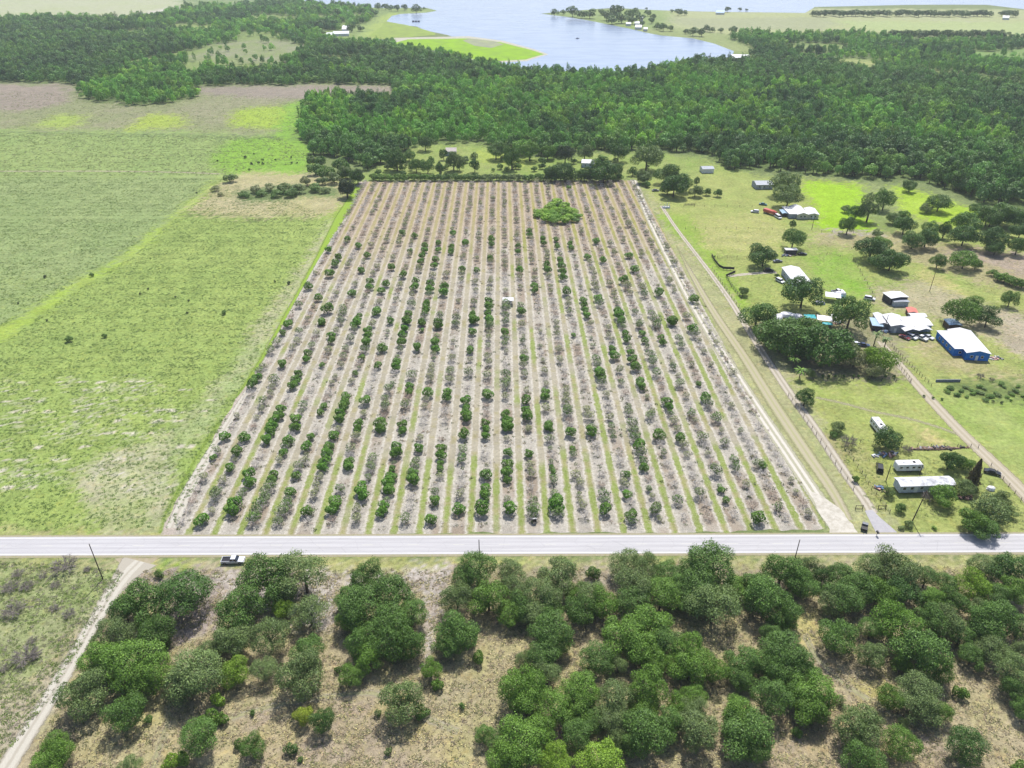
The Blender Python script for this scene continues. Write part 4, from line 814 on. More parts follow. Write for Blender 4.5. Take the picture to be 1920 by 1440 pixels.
TW_WORD = {'d': 'deep dark green', 'm': 'mid green', 'g': 'fresh green', 's': 'dusty grey-green', 'b': 'bright lime green', 'y': 'yellow-green', 'gr': 'pale grey', 'k': 'blackish green', 'br': 'brownish'}
SWK = 1.0
bands = [(0, 1085, 'roadside line of the lower wood'), (1085, 1140, 'second line of the lower wood'), (1140, 1200, 'third line of the lower wood'), (1200, 1265, 'fourth line of the lower wood'),
         (1265, 1340, 'fifth line of the lower wood'), (1340, 1600, "lowest line of the lower wood")]
for a, b_, w_ in bands:
    row = sorted([q_ for q_ in SW if a <= q_[1] < b_])
    for i, (px, py, w, key) in enumerate(row):
        m = mpp(px, py); dia = w * float(m) * 1.03
        h = dia * random.uniform(.78, .92) + (.8 if dia > 4 else .2); th = h * .16 if dia > 4 else h * .05
        x, y = G(px, py, h * .55); x, y = float(x), float(y)
        pr = (FEA if (key == 's' and random.random() < .75) else (BIG if dia > 4 else BUSH))
        nm = 'woodland_tree' if dia > 5 else 'woodland_bush'
        size = 'broad' if dia > 10.5 else ('medium' if dia > 6 else 'small')
        tree(nm, pr, x, y, dia, h, th, key, f'{size} {TW_WORD[key]} {"tree" if dia > 5 else "bush"}, {ordinal(i + 1)} from left in the {w_}', 'tree' if dia > 5 else 'bush', 'trees and bushes of the wood below the road')

tv, tq = twig_arrays(990, 1.45, .75, 12, 8, 6, .045); BB = mesh_np('bare_bush', tv, tq, [plain('weathered_twigs', (150,142,138), .9, var=.2, k=1.6)])
def bare_bush(x, y, dia, label, group=None, name='bare_bush', hk=.75, cat='bush'):
    o = link(bpy.data.objects.new(name, BB)); o.location = (x, y, 0); o.scale = (dia / 2, dia / 2, dia / 2 * hk)
    o.rotation_euler = (0, 0, random.uniform(0, 6)); return tag(o, label, cat, group)
for i, (a, b_, w) in enumerate(sorted([(370,190,170),(100,225,80),(60,310,110),(150,300,90),(300,420,66),(390,450,86),(80,440,140),(180,600,66),(150,700,170),(25,760,70),(240,240,54),(310,290,64),(490,200,50),(200,680,90)])):
    px, py = a / 3, 1000 + b_ / 3; x, y = G(px, py, .5); dia = w / 3 * float(mpp(px, py))
    bare_bush(float(x), float(y), dia, f'low grey leafless bush in the bottom-left meadow, {ordinal(i + 1)} from the left', 'grey bushes in the bottom-left meadow', hk=.55)
for px, py, w, lb in ((1050,1376,44,'bleached leafless tree among the green crowns near the bottom edge'),(1034,1412,46,'grey dead tree at the bottom edge beside bright green crowns')):
    x, y = G(px, py, 2); bare_bush(float(x), float(y), w * float(mpp(px, py)), lb, name='dead_tree', cat='dead tree', hk=1)

# ================================================================ FOREST AND FAR TREES
def forest_points():
    P_ = []
    sp0 = 6.2
    y = 440.0
    fe = [wp(P) for P in FOREST.values()]; cl = [wp(P) for P in CLEAR]; lk = wp(LAKE)
    while y < 2250:
        s = sp0 * (1 if y < 900 else min(2.0, y / 900)); xs_ = np.arange(-1450, 1500, s); n = len(xs_)
        X = xs_ + rng.uniform(-.48, .48, n) * s; Y = y + rng.uniform(-.48, .48, n) * s
        wx, wy = warp(X, Y); m = np.zeros(n, bool)
        for P in fe: m |= inpoly(wx, wy, P)
        for i, P in enumerate(cl):
            k_ = inpoly(wx, wy, P); m &= ~(k_ & (rng.random(n) < (.97 if i not in (2, 3, 4) else .8)))
        m &= ~inpoly(X, Y, lk); m &= rng.random(n) < .93
        pxx, pyy = Pj(X, Y, 5); m &= (pxx > -90) & (pxx < 2010) & (pyy > -40)
        for q_ in zip(X[m], Y[m]): P_.append(q_)
        y += s
    return np.array(P_)
FP = forest_points()
X, Y = FP[:, 0], FP[:, 1]; N = len(FP)
big = fbm(X / 55, Y / 70, 201, 3); med = fbm(X / 18, Y / 18, 202, 2); px_f, py_f = Pj(X, Y, 5)
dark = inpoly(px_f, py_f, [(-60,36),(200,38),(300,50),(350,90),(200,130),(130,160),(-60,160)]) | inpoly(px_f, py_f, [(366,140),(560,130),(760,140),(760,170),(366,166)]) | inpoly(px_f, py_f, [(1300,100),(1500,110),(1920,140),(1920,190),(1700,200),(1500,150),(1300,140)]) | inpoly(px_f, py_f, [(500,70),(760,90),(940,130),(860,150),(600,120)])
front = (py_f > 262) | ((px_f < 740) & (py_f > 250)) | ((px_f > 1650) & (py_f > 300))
cA, cB, cC, cD = (to_lin(c) for c in ((86,132,64), (62,98,58), (112,150,66), (72,104,70)))
wA = np.clip((big - .38) * 5, 0, 1)[:, None]; wC = np.clip((med - .58) * 7, 0, 1)[:, None]
cA, cB, cC, cD = (c * 2.95 * np.array((1.04, .89, .76)) for c in (cA, cB, cC, cD)); tint = cB * (1 - wA) + cA * wA; tint = tint * (1 - wC * .7) + cC * wC * .7
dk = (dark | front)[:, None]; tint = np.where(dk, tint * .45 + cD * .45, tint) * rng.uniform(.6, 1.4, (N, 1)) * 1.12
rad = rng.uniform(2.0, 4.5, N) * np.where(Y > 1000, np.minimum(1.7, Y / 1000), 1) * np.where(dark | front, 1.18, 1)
tallm = (rng.random(N) < .2) & ~front; ht = rad * rng.uniform(1.3, 1.8, N) + rng.uniform(0, 5, N)
ht = np.where(tallm, ht * 1.25, ht); rad = np.where(tallm, rad * .68, rad)
d_cam = np.hypot(X, Y); ordr = np.argsort(d_cam); near = ordr[:300]; restf = ordr[300:]
fb = sorted(near, key=lambda i: X[i]); 
lanes = {}
for i in near:
    b_ = int((py_f[i] + 10) // 12); lanes.setdefault(b_, []).append(i)
lane_name = {}
keys = sorted(lanes, reverse=True)
for li_, b_ in enumerate(keys):
    for j, i in enumerate(sorted(lanes[b_], key=lambda q_: px_f[q_])):
        i = int(i); tl = bool(tallm[i]); pr = FART_O if tl else FAR_O
        tree('forest_tree', pr, float(X[i]), float(Y[i]), float(rad[i] * 2), float(ht[i] + 1.5), 1.5, 'm',
             f'{"tall narrow" if tl else "rounded"} green forest tree, {ordinal(j + 1)} from left in the {ordinal(li_ + 1)} line from the forest front', 'tree', 'trees along the front of the forest')
        
        c_ = [o for o in scene.collection.objects[-2:] if o.name.startswith('crown')][0]; c_.color = (*[float(v) for v in tint[i]], 1)
I_ = np.where(tallm[restf], 4 + rng.integers(0, 3, len(restf)), rng.integers(0, 4, len(restf)))
protos = FAR + FART; pr_r = np.array([p['r'] for p in protos])[I_]; pr_h = np.array([p['h'] for p in protos])[I_]
scatter('forest', 'dense mixed green forest spreading from behind the orchard to the lake', np.stack([X[restf], Y[restf], np.full(len(restf), .8)], 1),
        np.stack([rad[restf] / pr_r, rad[restf] / pr_r, ht[restf] / pr_h], 1), tint[restf], I_, protos, cat='forest')

# single trees and groves: (photo x, y of crown middle, width, tone, crown shape, height/width)
def grove(items, name, cat, group, word, protos=None, offs=(0, 0, 1)):
    for i, it in enumerate(sorted(items)):
        px, py, w, key = it[:4]; hk = it[4] if len(it) > 4 else .85; lb = it[5] if len(it) > 5 else None
        pr = it[6] if len(it) > 6 else (protos or (OAKS if w > 14 else BUSH))
        m = float(mpp(px, py)); dia = w * m; h = dia * hk; th = h * .14 if cat != 'conifer' else .2
        x, y = G(px, py, h * .55)
        tree(name, pr, float(x), float(y), dia, h, th, key, lb or f'{TW_WORD[key]} {word}, {ordinal(i + 1)} from left', cat, group)
def zz(x0, y0, s, it): return [(x0 + a / s, y0 + b_ / s, w / s, *r) for a, b_, w, *r in it]
FARMT = zz(1200,320,4.8,[(310,120,230,'d',.8),(250,155,120,'m',.8),(395,110,140,'m',.9),(500,175,120,'s',.8),(515,90,46,'s',1.6),(600,183,70,'m',.9),(700,192,72,'m',.95),(1320,110,250,'s',.75),(1340,215,235,'s',.75),
  (1385,600,190,'m',.85),(1380,480,62,'d',1.1),(1120,755,235,'d',.75),(1475,1090,330,'d',.75),(930,1080,88,'s',.9),(1060,1280,300,'m',.8),(45,60,110,'s',.8),(75,120,60,'m',.8),(1230,940,40,'m',.8)])
FARMT += zz(1560,320,4.8,[(360,690,250,'d',.75),(450,640,170,'g',.7),(540,790,230,'d',.8),(430,810,170,'d',.7),(960,800,130,'m',1.0),(1610,1150,140,'m',.95),(150,480,140,'m',1.1),(705,130,120,'m',.8),(970,280,200,'m',.7),(860,335,110,'s',.7),
  (345,320,150,'s',1.5),(480,250,170,'m',1.0),(220,370,140,'m',.9),(120,340,80,'s',.8),(660,480,170,'d',.9),(740,610,190,'m',.8),(860,590,180,'d',.9),(900,520,150,'m',.8),(1020,520,90,'d',1.6),(1210,450,220,'m',.8),(1200,570,220,'d',.8),
  (1450,600,220,'d',.9),(1480,690,150,'d',.8),(1680,670,150,'m',1.0),(1700,540,150,'d',.8),(1410,400,220,'m',.8),(1540,370,260,'m',.7),(1660,430,190,'d',.8),(1300,340,110,'m',.8),(1200,790,220,'g',.7),(1300,840,100,'m',.8),(1440,420,180,'m',.8),
  (1160,1260,280,'g',.8),(1270,1200,180,'g',.8),(1410,1310,210,'d',.85),(170,1280,320,'m',.85),(420,560,90,'s',.8),(560,420,120,'s',.8),(640,400,110,'m',.8)])
FARMT += zz(1380,560,3.556,[(310,220,320,'m',.7),(600,300,330,'d',.75),(450,200,250,'m',.7),(700,320,200,'d',.8),(250,260,190,'m',.7),(450,320,200,'d',.7),(960,400,200,'b',.8),(900,360,110,'b',.8),(800,370,170,'gr',.9),(920,470,110,'gr',.9),
  (500,495,60,'s',.9),(465,655,120,'d',.95),(565,440,40,'s',.9)])
FARMT += zz(1440,720,4,[(925,400,195,'d',.8),(520,320,105,'s',.8),(495,375,60,'m',.7),(1370,570,155,'d',.9),(1480,590,115,'g',.8),(1470,765,150,'s',.7),(1310,830,185,'g',.8),(910,805,84,'s',.9),(990,925,80,'d',.9),(1700,930,260,'s',.75),(1530,1010,200,'g',.8),(1620,1080,190,'m',.7),
  (1760,860,120,'s',.9),(1820,960,100,'s',.8),(655,710,54,'g',.9),(1060,1045,66,'s',.8),(1250,1080,40,'g',.6),(1000,1075,50,'s',.6)])
# name them by the nearest landmark
LMK = [((1495,395),'the white-roofed L-shaped farmhouse'),((1495,515),'the long white-roofed workshop'),((1434,342),'the far grey-roofed house'),((1690,606),'the cluster of joined white roofs'),((1806,640),'the blue house'),
       ((1680,560),'the white-roofed open barn'),((1645,800),'the white travel trailer in the pasture'),((1701,868),'the camper beside the mobile home'),((1737,905),'the long mobile home'),((1530,600),'the teal tarps'),((1249,385),'the white lawn ornament'),
       ((1400,512),'the dark gateway fence'),((1840,735),'the weedy ditch'),((1870,470),'the bare tan clearing'),((1560,385),'the lime green paddock'),((1750,400),'the right lime green meadow'),((1520,715),'the mown paddock'),((1860,980),'the road at the right edge'),((1740,640),'the dirt lane'),((1800,560),'the straw-coloured bare patch')]
def side(px, py, L):
    dx, dy = px - L[0], py - L[1]
    if abs(dx) > abs(dy) * 1.3: return 'right of' if dx > 0 else 'left of'
    return 'below' if dy > 0 else 'above'
used = {}
def farm_label(px, py, w, key, m, what='tree'):
    L = min(LMK, key=lambda q_: math.hypot(px - q_[0][0], py - q_[0][1])); sd_ = side(px, py, L[0]); dia = w * m
    sz_ = 'broad' if dia > 13 else ('mid-sized' if dia > 8 else 'small'); base_ = f'{sz_} {TW_WORD[key]} {what} {sd_} {L[1]}'; used[base_] = used.get(base_, 0) + 1
    return base_ if used[base_] == 1 else f'{ordinal(used[base_])} nearest {base_}'
lst = []
for it in sorted(FARMT, key=lambda q_: min(math.hypot(q_[0] - l[0][0], q_[1] - l[0][1]) for l in LMK)):
    px, py, w, key, hk = it; w *= 1.1; m = float(mpp(px, py)); lst.append((px, py, w, key, hk, farm_label(px, py, w, key, m, 'tree' if w * m > 4.5 else 'bush')))
grove(lst, 'yard_tree', 'tree', 'trees around the farm lots', 'tree')
grove([(1440+1565/4, 720+655/4, 24, 'br', 2.7, 'tall cone-shaped brown-green conifer at the right end of the mobile home', CONE)], 'conifer', 'conifer', None, 'conifer')
# trees between the orchard and the forest
MID = [(640+a/3, b_/3, w/3, *r) for a, b_, w, *r in [(470,800,90,'d',.9),(310,890,110,'d',1.1),(250,885,66,'m',.9),(420,925,80,'m',1.0),(485,935,80,'m',.9),(555,945,62,'d',1.1),(630,895,90,'s',1.2),(665,930,46,'m',1.1),(750,925,60,'d',1.3),
  (960,880,90,'m',1.4),(1060,845,120,'g',.85),(1180,970,96,'d',.9),(1260,960,130,'d',.8),(1480,955,150,'d',.85),(1545,960,90,'d',.9),(1400,975,84,'d',.9),(1350,978,70,'m',.9),(1260,860,100,'k',1.0),(1720,880,170,'s',.8),
  (1830,965,140,'m',.8),(1700,990,80,'s',.9),(1715,1032,44,'m',.8),(1560,850,110,'d',.9),(1370,850,84,'s',1.1),(870,840,110,'m',.9),(90,990,84,'d',1.0),(30,1050,90,'k',1.1),(20,960,90,'s',.8),(700,895,46,'s',.8),(745,880,46,'s',1.2),
  (575,865,50,'d',1.2),(1160,850,90,'g',.9),(500,900,50,'m',1.0),(380,870,70,'m',.9),(1640,960,60,'m',.9),(1130,905,60,'m',.7),(1470,890,60,'g',.8)]]
M2 = []; 
for i, q_ in enumerate(sorted(MID)):
    px, py, w, key, hk = q_; M2.append((px, py, w, key, hk, f'{"small " if w < 20 else ""}{TW_WORD[key]} tree between orchard and forest, {ordinal(i + 1)} from left', OAKS if w > 22 else FAR_O))
grove(M2, 'border_tree', 'tree', 'trees on the grass between orchard and forest', 'tree')
HB = [(x, 331 + (x % 7) * .3, 18 + (x * 7 % 7), 's' if 905 < x < 985 else ('g' if x < 820 else 'm'), .7) for x in range(700, 1165, 11)]
grove([(*q_, f'low {TW_WORD[q_[3]]} hedge bush along the orchard top, {ordinal(i + 1)} from left', BUSH) for i, q_ in enumerate(HB)], 'hedge_bush', 'bush', 'hedge bushes along the top of the orchard', 'bush')
XS = [(random.uniform(700, 1290), random.uniform(296, 328), random.uniform(7, 15), random.choice('mgsd'), .8) for i in range(46)]
grove([(*q_, f'low {TW_WORD[q_[3]]} shrub in the grassy strip behind the orchard, {ordinal(i + 1)} from left', BUSH) for i, q_ in enumerate(sorted(XS))], 'strip_shrub', 'shrub', 'low shrubs in the strip behind the orchard', 'shrub')
# thicket inside the orchard: round mass of bushes
TH = [(1018,398,26,'b'),(1030,386,26,'b'),(1044,378,24,'b'),(1058,386,26,'b'),(1072,394,28,'b'),(1080,404,20,'g'),(1064,408,30,'b'),(1046,410,30,'g'),(1026,406,26,'b'),(1008,404,16,'g'),(1046,394,28,'b'),(1036,400,26,'g'),(1058,398,24,'g'),(1050,384,20,'d'),(1010,396,18,'g'),(1078,412,16,'m')]
grove([(a, b_, w * 1.1, k, .5, f'{TW_WORD[k]} shrub in the round thicket inside the orchard, {ordinal(i + 1)} from left', BUSH + OAKS) for i, (a, b_, w, k) in enumerate(sorted(TH))], 'thicket_shrub', 'shrub', 'shrubs of the round thicket in the orchard', 'shrub')
for _o in scene.collection.objects:
    if _o.name.startswith('thicket_shrub'):
        for _c in _o.children:
            if _c.name.startswith('crown'): _c.color = (_c.color[0] * 1.25, _c.color[1] * 1.35, _c.color[2] * .9, 1)
# corner thicket at the orchard's upper left
NW = [(612,322,34,'g',.7),(590,316,30,'m',.7),(640,310,34,'m',.8),(626,332,30,'s',.7),(604,338,24,'s',.6),(650,325,26,'g',.7),(575,338,22,'gr',.8),(560,352,30,'s',.6),(530,352,30,'s',.6),(505,350,26,'gr',.6),(480,354,24,'gr',.6),(545,360,30,'m',.5),(515,362,26,'m',.5),
      (490,362,22,'m',.5),(455,362,20,'m',.5),(430,333,26,'s',.6),(402,352,18,'gr',.6),(413,364,12,'gr',.6),(585,300,22,'s',.8),(600,302,26,'m',.8),(460,366,18,'m',.5),(590,350,30,'m',.5),(610,356,22,'s',.5)]
grove([(*q_, f'{TW_WORD[q_[3]]} bush in the scrub at the orchard top-left corner, {ordinal(i + 1)} from left', BUSH) for i, q_ in enumerate(sorted(NW))], 'scrub_bush', 'bush', 'bushes in the scrub at the orchard corner', 'bush')
grove([(649,352,31,'k',1.1,'dark grey-green round tree at the top-left corner of the orchard',OAKS),(670,330,24,'k',1.1,'nearly black round tree just above the orchard corner',OAKS)], 'dark_tree', 'tree', None, 'tree')
SH = [(515,527,5,'k'),(541,530,8,'k'),(83,518,7,'k'),(34,568,5,'k'),(354,563,5,'k'),(351,586,5,'k'),(172,515,9,'m'),(277,541,5,'k'),(88,600,5,'k'),(329,556,4,'k'),(420,585,10,'m'),(460,294,7,'k'),(492,299,6,'m'),(517,299,5,'k'),(485,304,6,'k'),(471,306,6,'k'),
      (547,305,5,'k'),(557,305,4,'k'),(467,317,5,'m'),(493,306,6,'k'),(546,294,5,'m'),(130,635,14,'m'),(196,629,10,'m'),(262,550,5,'k'),(476,288,4,'k'),(408,301,4,'k'),(369,361,4,'k'),(1340,480,4,'m'),(1733,742,6,'m'),(1750,745,6,'m'),(1766,748,6,'m'),(1862,752,6,'k'),(1878,754,7,'k'),(1896,750,6,'m')]
grove([(*q_, .8, f'tiny dark bush standing alone in open pasture, {ordinal(i + 1)} from left', BUSH) for i, q_ in enumerate(sorted(SH))], 'pasture_bush', 'bush', 'tiny bushes scattered over the pasture', 'bush')
# line of young shrubs under the oaks and hedge plants by the farm lane
YS = [(1380 + a / 3.556, 560 + 515 / 3.556, 6, 'm', 1.2) for a in (580,620,660,720,785,820,1000,1055)]
grove([(*q_, f'small planted shrub in a row under the oaks, {ordinal(i + 1)} from left', BUSH) for i, q_ in enumerate(YS)], 'planted_shrub', 'shrub', 'row of planted shrubs under the oaks', 'shrub')
HR = [(1560 + a / 4.8, 320 + b_ / 4.8, w / 4.8, 'g', .7) for a, b_, w in ((1440,910,90),(1500,950,110),(1560,960,120),(1610,980,120),(1670,1000,130),(1720,1010,120))]
grove([(*q_, f'fresh green hedge shrub along the pasture at right edge, {ordinal(i + 1)} from left', BUSH) for i, q_ in enumerate(HR)], 'hedge_shrub', 'shrub', 'hedge shrubs on the right pasture', 'shrub')
DW = [(1776 + i * 5.4 + random.uniform(-3, 3), 728 + random.uniform(-10, 22) * (.4 + .6 * min(1, i / 10)), random.uniform(9, 15), random.choice('msg'), .45) for i in range(30)]
grove([(*q_, f'low weedy bush in the ditch below the blue house, {ordinal(i + 1)} from left', BUSH) for i, q_ in enumerate(sorted(DW))], 'ditch_bush', 'bush', 'weedy bushes in the ditch', 'bush')
# bare grey trees near the mobile home
for px, py, w, lb in ((1592,826,34,'grey leafless tree by the fence left of the camper'),(1742,928,26,'bare grey tree below the mobile home beside the leaning pole'),(1703,838,22,'grey bare brush heap right of the round dark tree'),(1840,700,16,'bare bush below the blue house'),(1862,706,12,'pale bare shrub right of the blue house')):
    x, y = G(px, py, 2); bare_bush(float(x), float(y), w * float(mpp(px, py)), lb, name='bare_tree', cat='dead tree', hk=1.0)
# far shore trees
FS = [(1040,22,16,'d'),(1056,22,12,'m'),(1074,20,24,'d'),(1090,26,18,'d'),(1106,24,22,'d'),(1128,22,14,'m'),(1138,28,22,'d'),(1156,20,28,'d'),(1166,32,24,'d'),(1180,26,22,'m'),(1192,20,16,'m'),(1200,30,20,'d'),(1214,24,14,'m'),(1222,38,14,'d'),(1148,36,20,'d'),(1186,38,16,'d'),(1204,44,12,'d'),
      (1232,48,16,'m'),(1244,50,18,'m'),(1258,52,14,'m'),(1260,20,8,'m'),(1272,22,16,'m'),(1284,23,12,'m'),(1286,58,12,'d'),(1300,58,20,'d'),(1316,60,18,'d'),(1324,52,16,'d'),(1336,55,12,'d'),(1352,56,12,'d'),(1376,55,18,'d'),(1393,57,10,'d'),(1365,17,12,'d'),(1387,17,8,'d'),(1400,18,6,'d'),(1212,16,6,'d'),(1225,30,12,'d'),
      (640,9,16,'d'),(655,10,12,'d'),(671,14,14,'m'),(690,12,16,'d'),(700,22,18,'m'),(710,11,16,'m'),(722,12,14,'m'),(733,14,14,'m'),(745,14,14,'d'),(758,13,14,'d'),(780,15,20,'d'),(795,15,6,'d'),(676,38,14,'d'),(658,52,16,'d'),(640,36,14,'m'),(620,40,16,'m'),(676,52,14,'d'),(600,44,20,'m'),(690,28,18,'d'),(632,22,18,'m'),(612,18,16,'m'),(590,16,18,'m'),(570,20,20,'m'),(606,60,10,'m')]
grove([(a, b_, w, k, .75, f'{TW_WORD[k]} lakeshore tree, {ordinal(i + 1)} from left along the far shore', FAR_O) for i, (a, b_, w, k) in enumerate(sorted(FS))], 'shore_tree', 'tree', 'trees along the lakeshore', 'tree')
RW = [(1524 + i * 7.4, 24 + math.sin(i) * .8 + (.5 if i > 28 else 0), 12 + (i * 5 % 4), 'd', .8) for i in range(52) if i not in (20, 46, 47)]
grove([(*q_, f'dark tree in the long row on the far field edge, {ordinal(i + 1)} from left', FAR_O) for i, q_ in enumerate(RW)], 'row_tree', 'tree', 'trees in the long far row', 'tree')
RW2 = [(1672 + i * 8.6, 62 + (i % 3) * 1.0, 14, 'd', 1.0) for i in range(25)]
grove([(*q_, f'dark tree in the plantation block at the far right, {ordinal(i + 1)} from left', FAR_O) for i, q_ in enumerate(RW2)], 'plantation_tree', 'tree', 'trees in the far right plantation block', 'tree')
SC = [(1400 + random.uniform(0, 520), 66 + random.uniform(-3, 3), random.uniform(8, 13), random.choice('mds'), .7) for i in range(40)]
grove([(*q_, f'small tree on the forest edge by the far right field, {ordinal(i + 1)} from left', FAR_O) for i, q_ in enumerate(sorted(SC))], 'field_edge_tree', 'tree', 'trees on the edge of the far right field', 'tree')
# pasture herbage: countless low clumps
def herb(n, polys, name, label, cols, smin, smax, protos, dens=None, idxs=None, hk=.45):
    xs0 = []; 
    for P, m_ in polys:
        W = np.array(wp(P)); lo, hi = W.min(0), W.max(0); x = rng.uniform(lo[0], hi[0], m_); y = rng.uniform(lo[1], hi[1], m_); k_ = inpoly(x, y, [tuple(q_) for q_ in W])
        d_ = fbm(x / 5, y / 5, 61, 3); k_ &= rng.random(m_) < np.clip((d_ - .2) * 2.5, .3, 1) * (.72 + .28 * np.sin(y * 2 * math.pi / 6.1)); k_ &= ~inpoly(*Pj(x, y), [(-60,648),(20,604),(110,548),(240,473),(320,405),(400,345),(410,345),(330,408),(250,480),(118,560),(28,626),(-60,684)]); xs0.append(np.stack([x[k_], y[k_]], 1))
    A_ = np.concatenate(xs0); n = len(A_); c_ = np.array([to_lin(c) for c in cols]); sz = rng.uniform(smin, smax, n)
    cc = c_[rng.integers(0, len(c_), n)] * rng.uniform(.85, 1.2, (n, 1))
    scatter(name, label, np.concatenate([A_, np.zeros((n, 1))], 1), np.stack([sz, sz, sz * hk], 1), cc, rng.integers(0, len(protos), n), protos, cat='herbage')
herb(0, [([(-40,410),(620,410),(470,690),(330,990),(-40,998)], 85000), ([(-40,330),(420,335),(620,405),(-40,405)], 34000)], 'pasture_herbage', 'low green weed clumps covering the left pasture',
     ((112,146,64),(128,162,72),(98,132,62),(146,176,86)), .35, .85, TF)
herb(0, [([(-40,246),(520,256),(600,300),(410,330),(-40,330)], 26000), ([(-40,170),(560,180),(560,250),(-40,242)], 16000)], 'distant_pasture_herbage', 'low clumps on the upper left fields',
     ((140,164,96),(150,172,100),(156,160,118)), .6, 1.3, TF[:3])
herb(0, [([(-40,1048),(235,1070),(170,1180),(60,1360),(-20,1440)], 12000)], 'meadow_herbage', 'green weed clumps in the bottom-left meadow', ((110,140,62),(130,158,70),(150,160,110),(158,152,138)), .35, .8, TF)
def straw(seed, nb, w):
    g = np.random.default_rng(seed); C_ = np.stack([g.normal(0, .35, nb), g.normal(0, .35, nb), g.uniform(.08, .3, nb)], 1); v, q_ = cards(C_, g.normal(size=(nb, 3)) + (0, 0, 1.0), w, .35, g); return mesh_np('straw', v, q_, [M_LEAFI])
ST = [straw(760 + i, 12, .55) for i in range(3)]
herb(0, [([(270,1070),(1960,1062),(2000,1500),(20,1500),(170,1200)], 60000)], 'dry_grass', 'straw-coloured dry grass and bracken under the lower wood', ((200,190,156),(182,168,142),(204,198,150),(158,146,126),(132,138,90)), .4, .95, ST, hk=.6)
herb(0, [([(1420,600),(1700,590),(1700,715),(1500,712)], 1500), ([(1210,420),(1960,470),(1960,720),(1700,640),(1400,600)], 12000), ([(1540,800),(1700,840),(1860,900),(1960,1000),(1640,960)], 3000)], 'farm_herbage', 'low grass clumps over the farm lots', ((140,162,84),(150,172,92),(160,168,112)), .35, .75, TF)
# ================================================================ BUILDINGS
def metal_roof(name, c, dirt=None, amt=.35, seam=.45):
    t = NT(name); tc = t.n('ShaderNodeTexCoord').outputs['Object']; s = t.n('ShaderNodeSeparateXYZ'); t.put(s.inputs[0], tc)
    w = t.n('ShaderNodeTexWave', wave_type='BANDS', bands_direction='X'); t.put(w.inputs[0], tc); w.inputs['Scale'].default_value = 1 / seam
    n = t.noise(tc, .5, 5, .7)
    c_ = t.mix(t.m_('MULTIPLY', t.ramp(n, .42, .66), amt), C4(c, 1.7), C4(dirt or [v * .75 for v in c], 1.8))
    return t.bsdf(c_, .45, bump=w.outputs[0], bstr=.5, bdist=.05, spec=.4)
R_WHITE = metal_roof('white_metal_roof', (240,241,246), (208,208,212), .5); R_GREY = metal_roof('grey_metal_roof', (168,176,190), (140,146,158), .5)
R_STAIN = metal_roof('stained_white_roof', (234,236,242), (156,156,168), .9); R_RED = metal_roof('faded_red_roof', (232,128,110), (214,110,96), .5)
R_BLUE = metal_roof('pale_blue_roof', (176,208,236), (150,180,210), .4); R_TAN = metal_roof('shingle_roof', (170,160,156), (140,128,122), .6)
W_CREAM = plain('cream_siding', (226,220,200), .7, k=1.5); W_GREY = plain('grey_siding', (176,182,194), .7, k=1.5); W_BLUE = plain('blue_siding', (18,104,184), .6, k=.95, var=.1)
W_PALE = plain('pale_siding', (206,214,226), .6, k=1.5); W_DARK = plain('dark_siding_and_shade', (98,96,100), .8); W_BROWN = plain('brown_siding', (120,96,80), .8); W_WHITE = plain('white_siding', (238,238,242), .6, k=1.4)
GLASS = NT('window_glass'); GLASS.bsdf(C4((60,72,86)), .12, spec=.6); GLASS = GLASS.m
TRIM = plain('white_trim', (240,240,240), .6, k=1.4, var=.04); STEEL = plain('galvanised_steel', (150,152,156), .5, metal=.4, k=1.6); DARKM = plain('dark_metal', (40,42,46), .5); CONC = plain('concrete_slab', (190,184,174), .9)

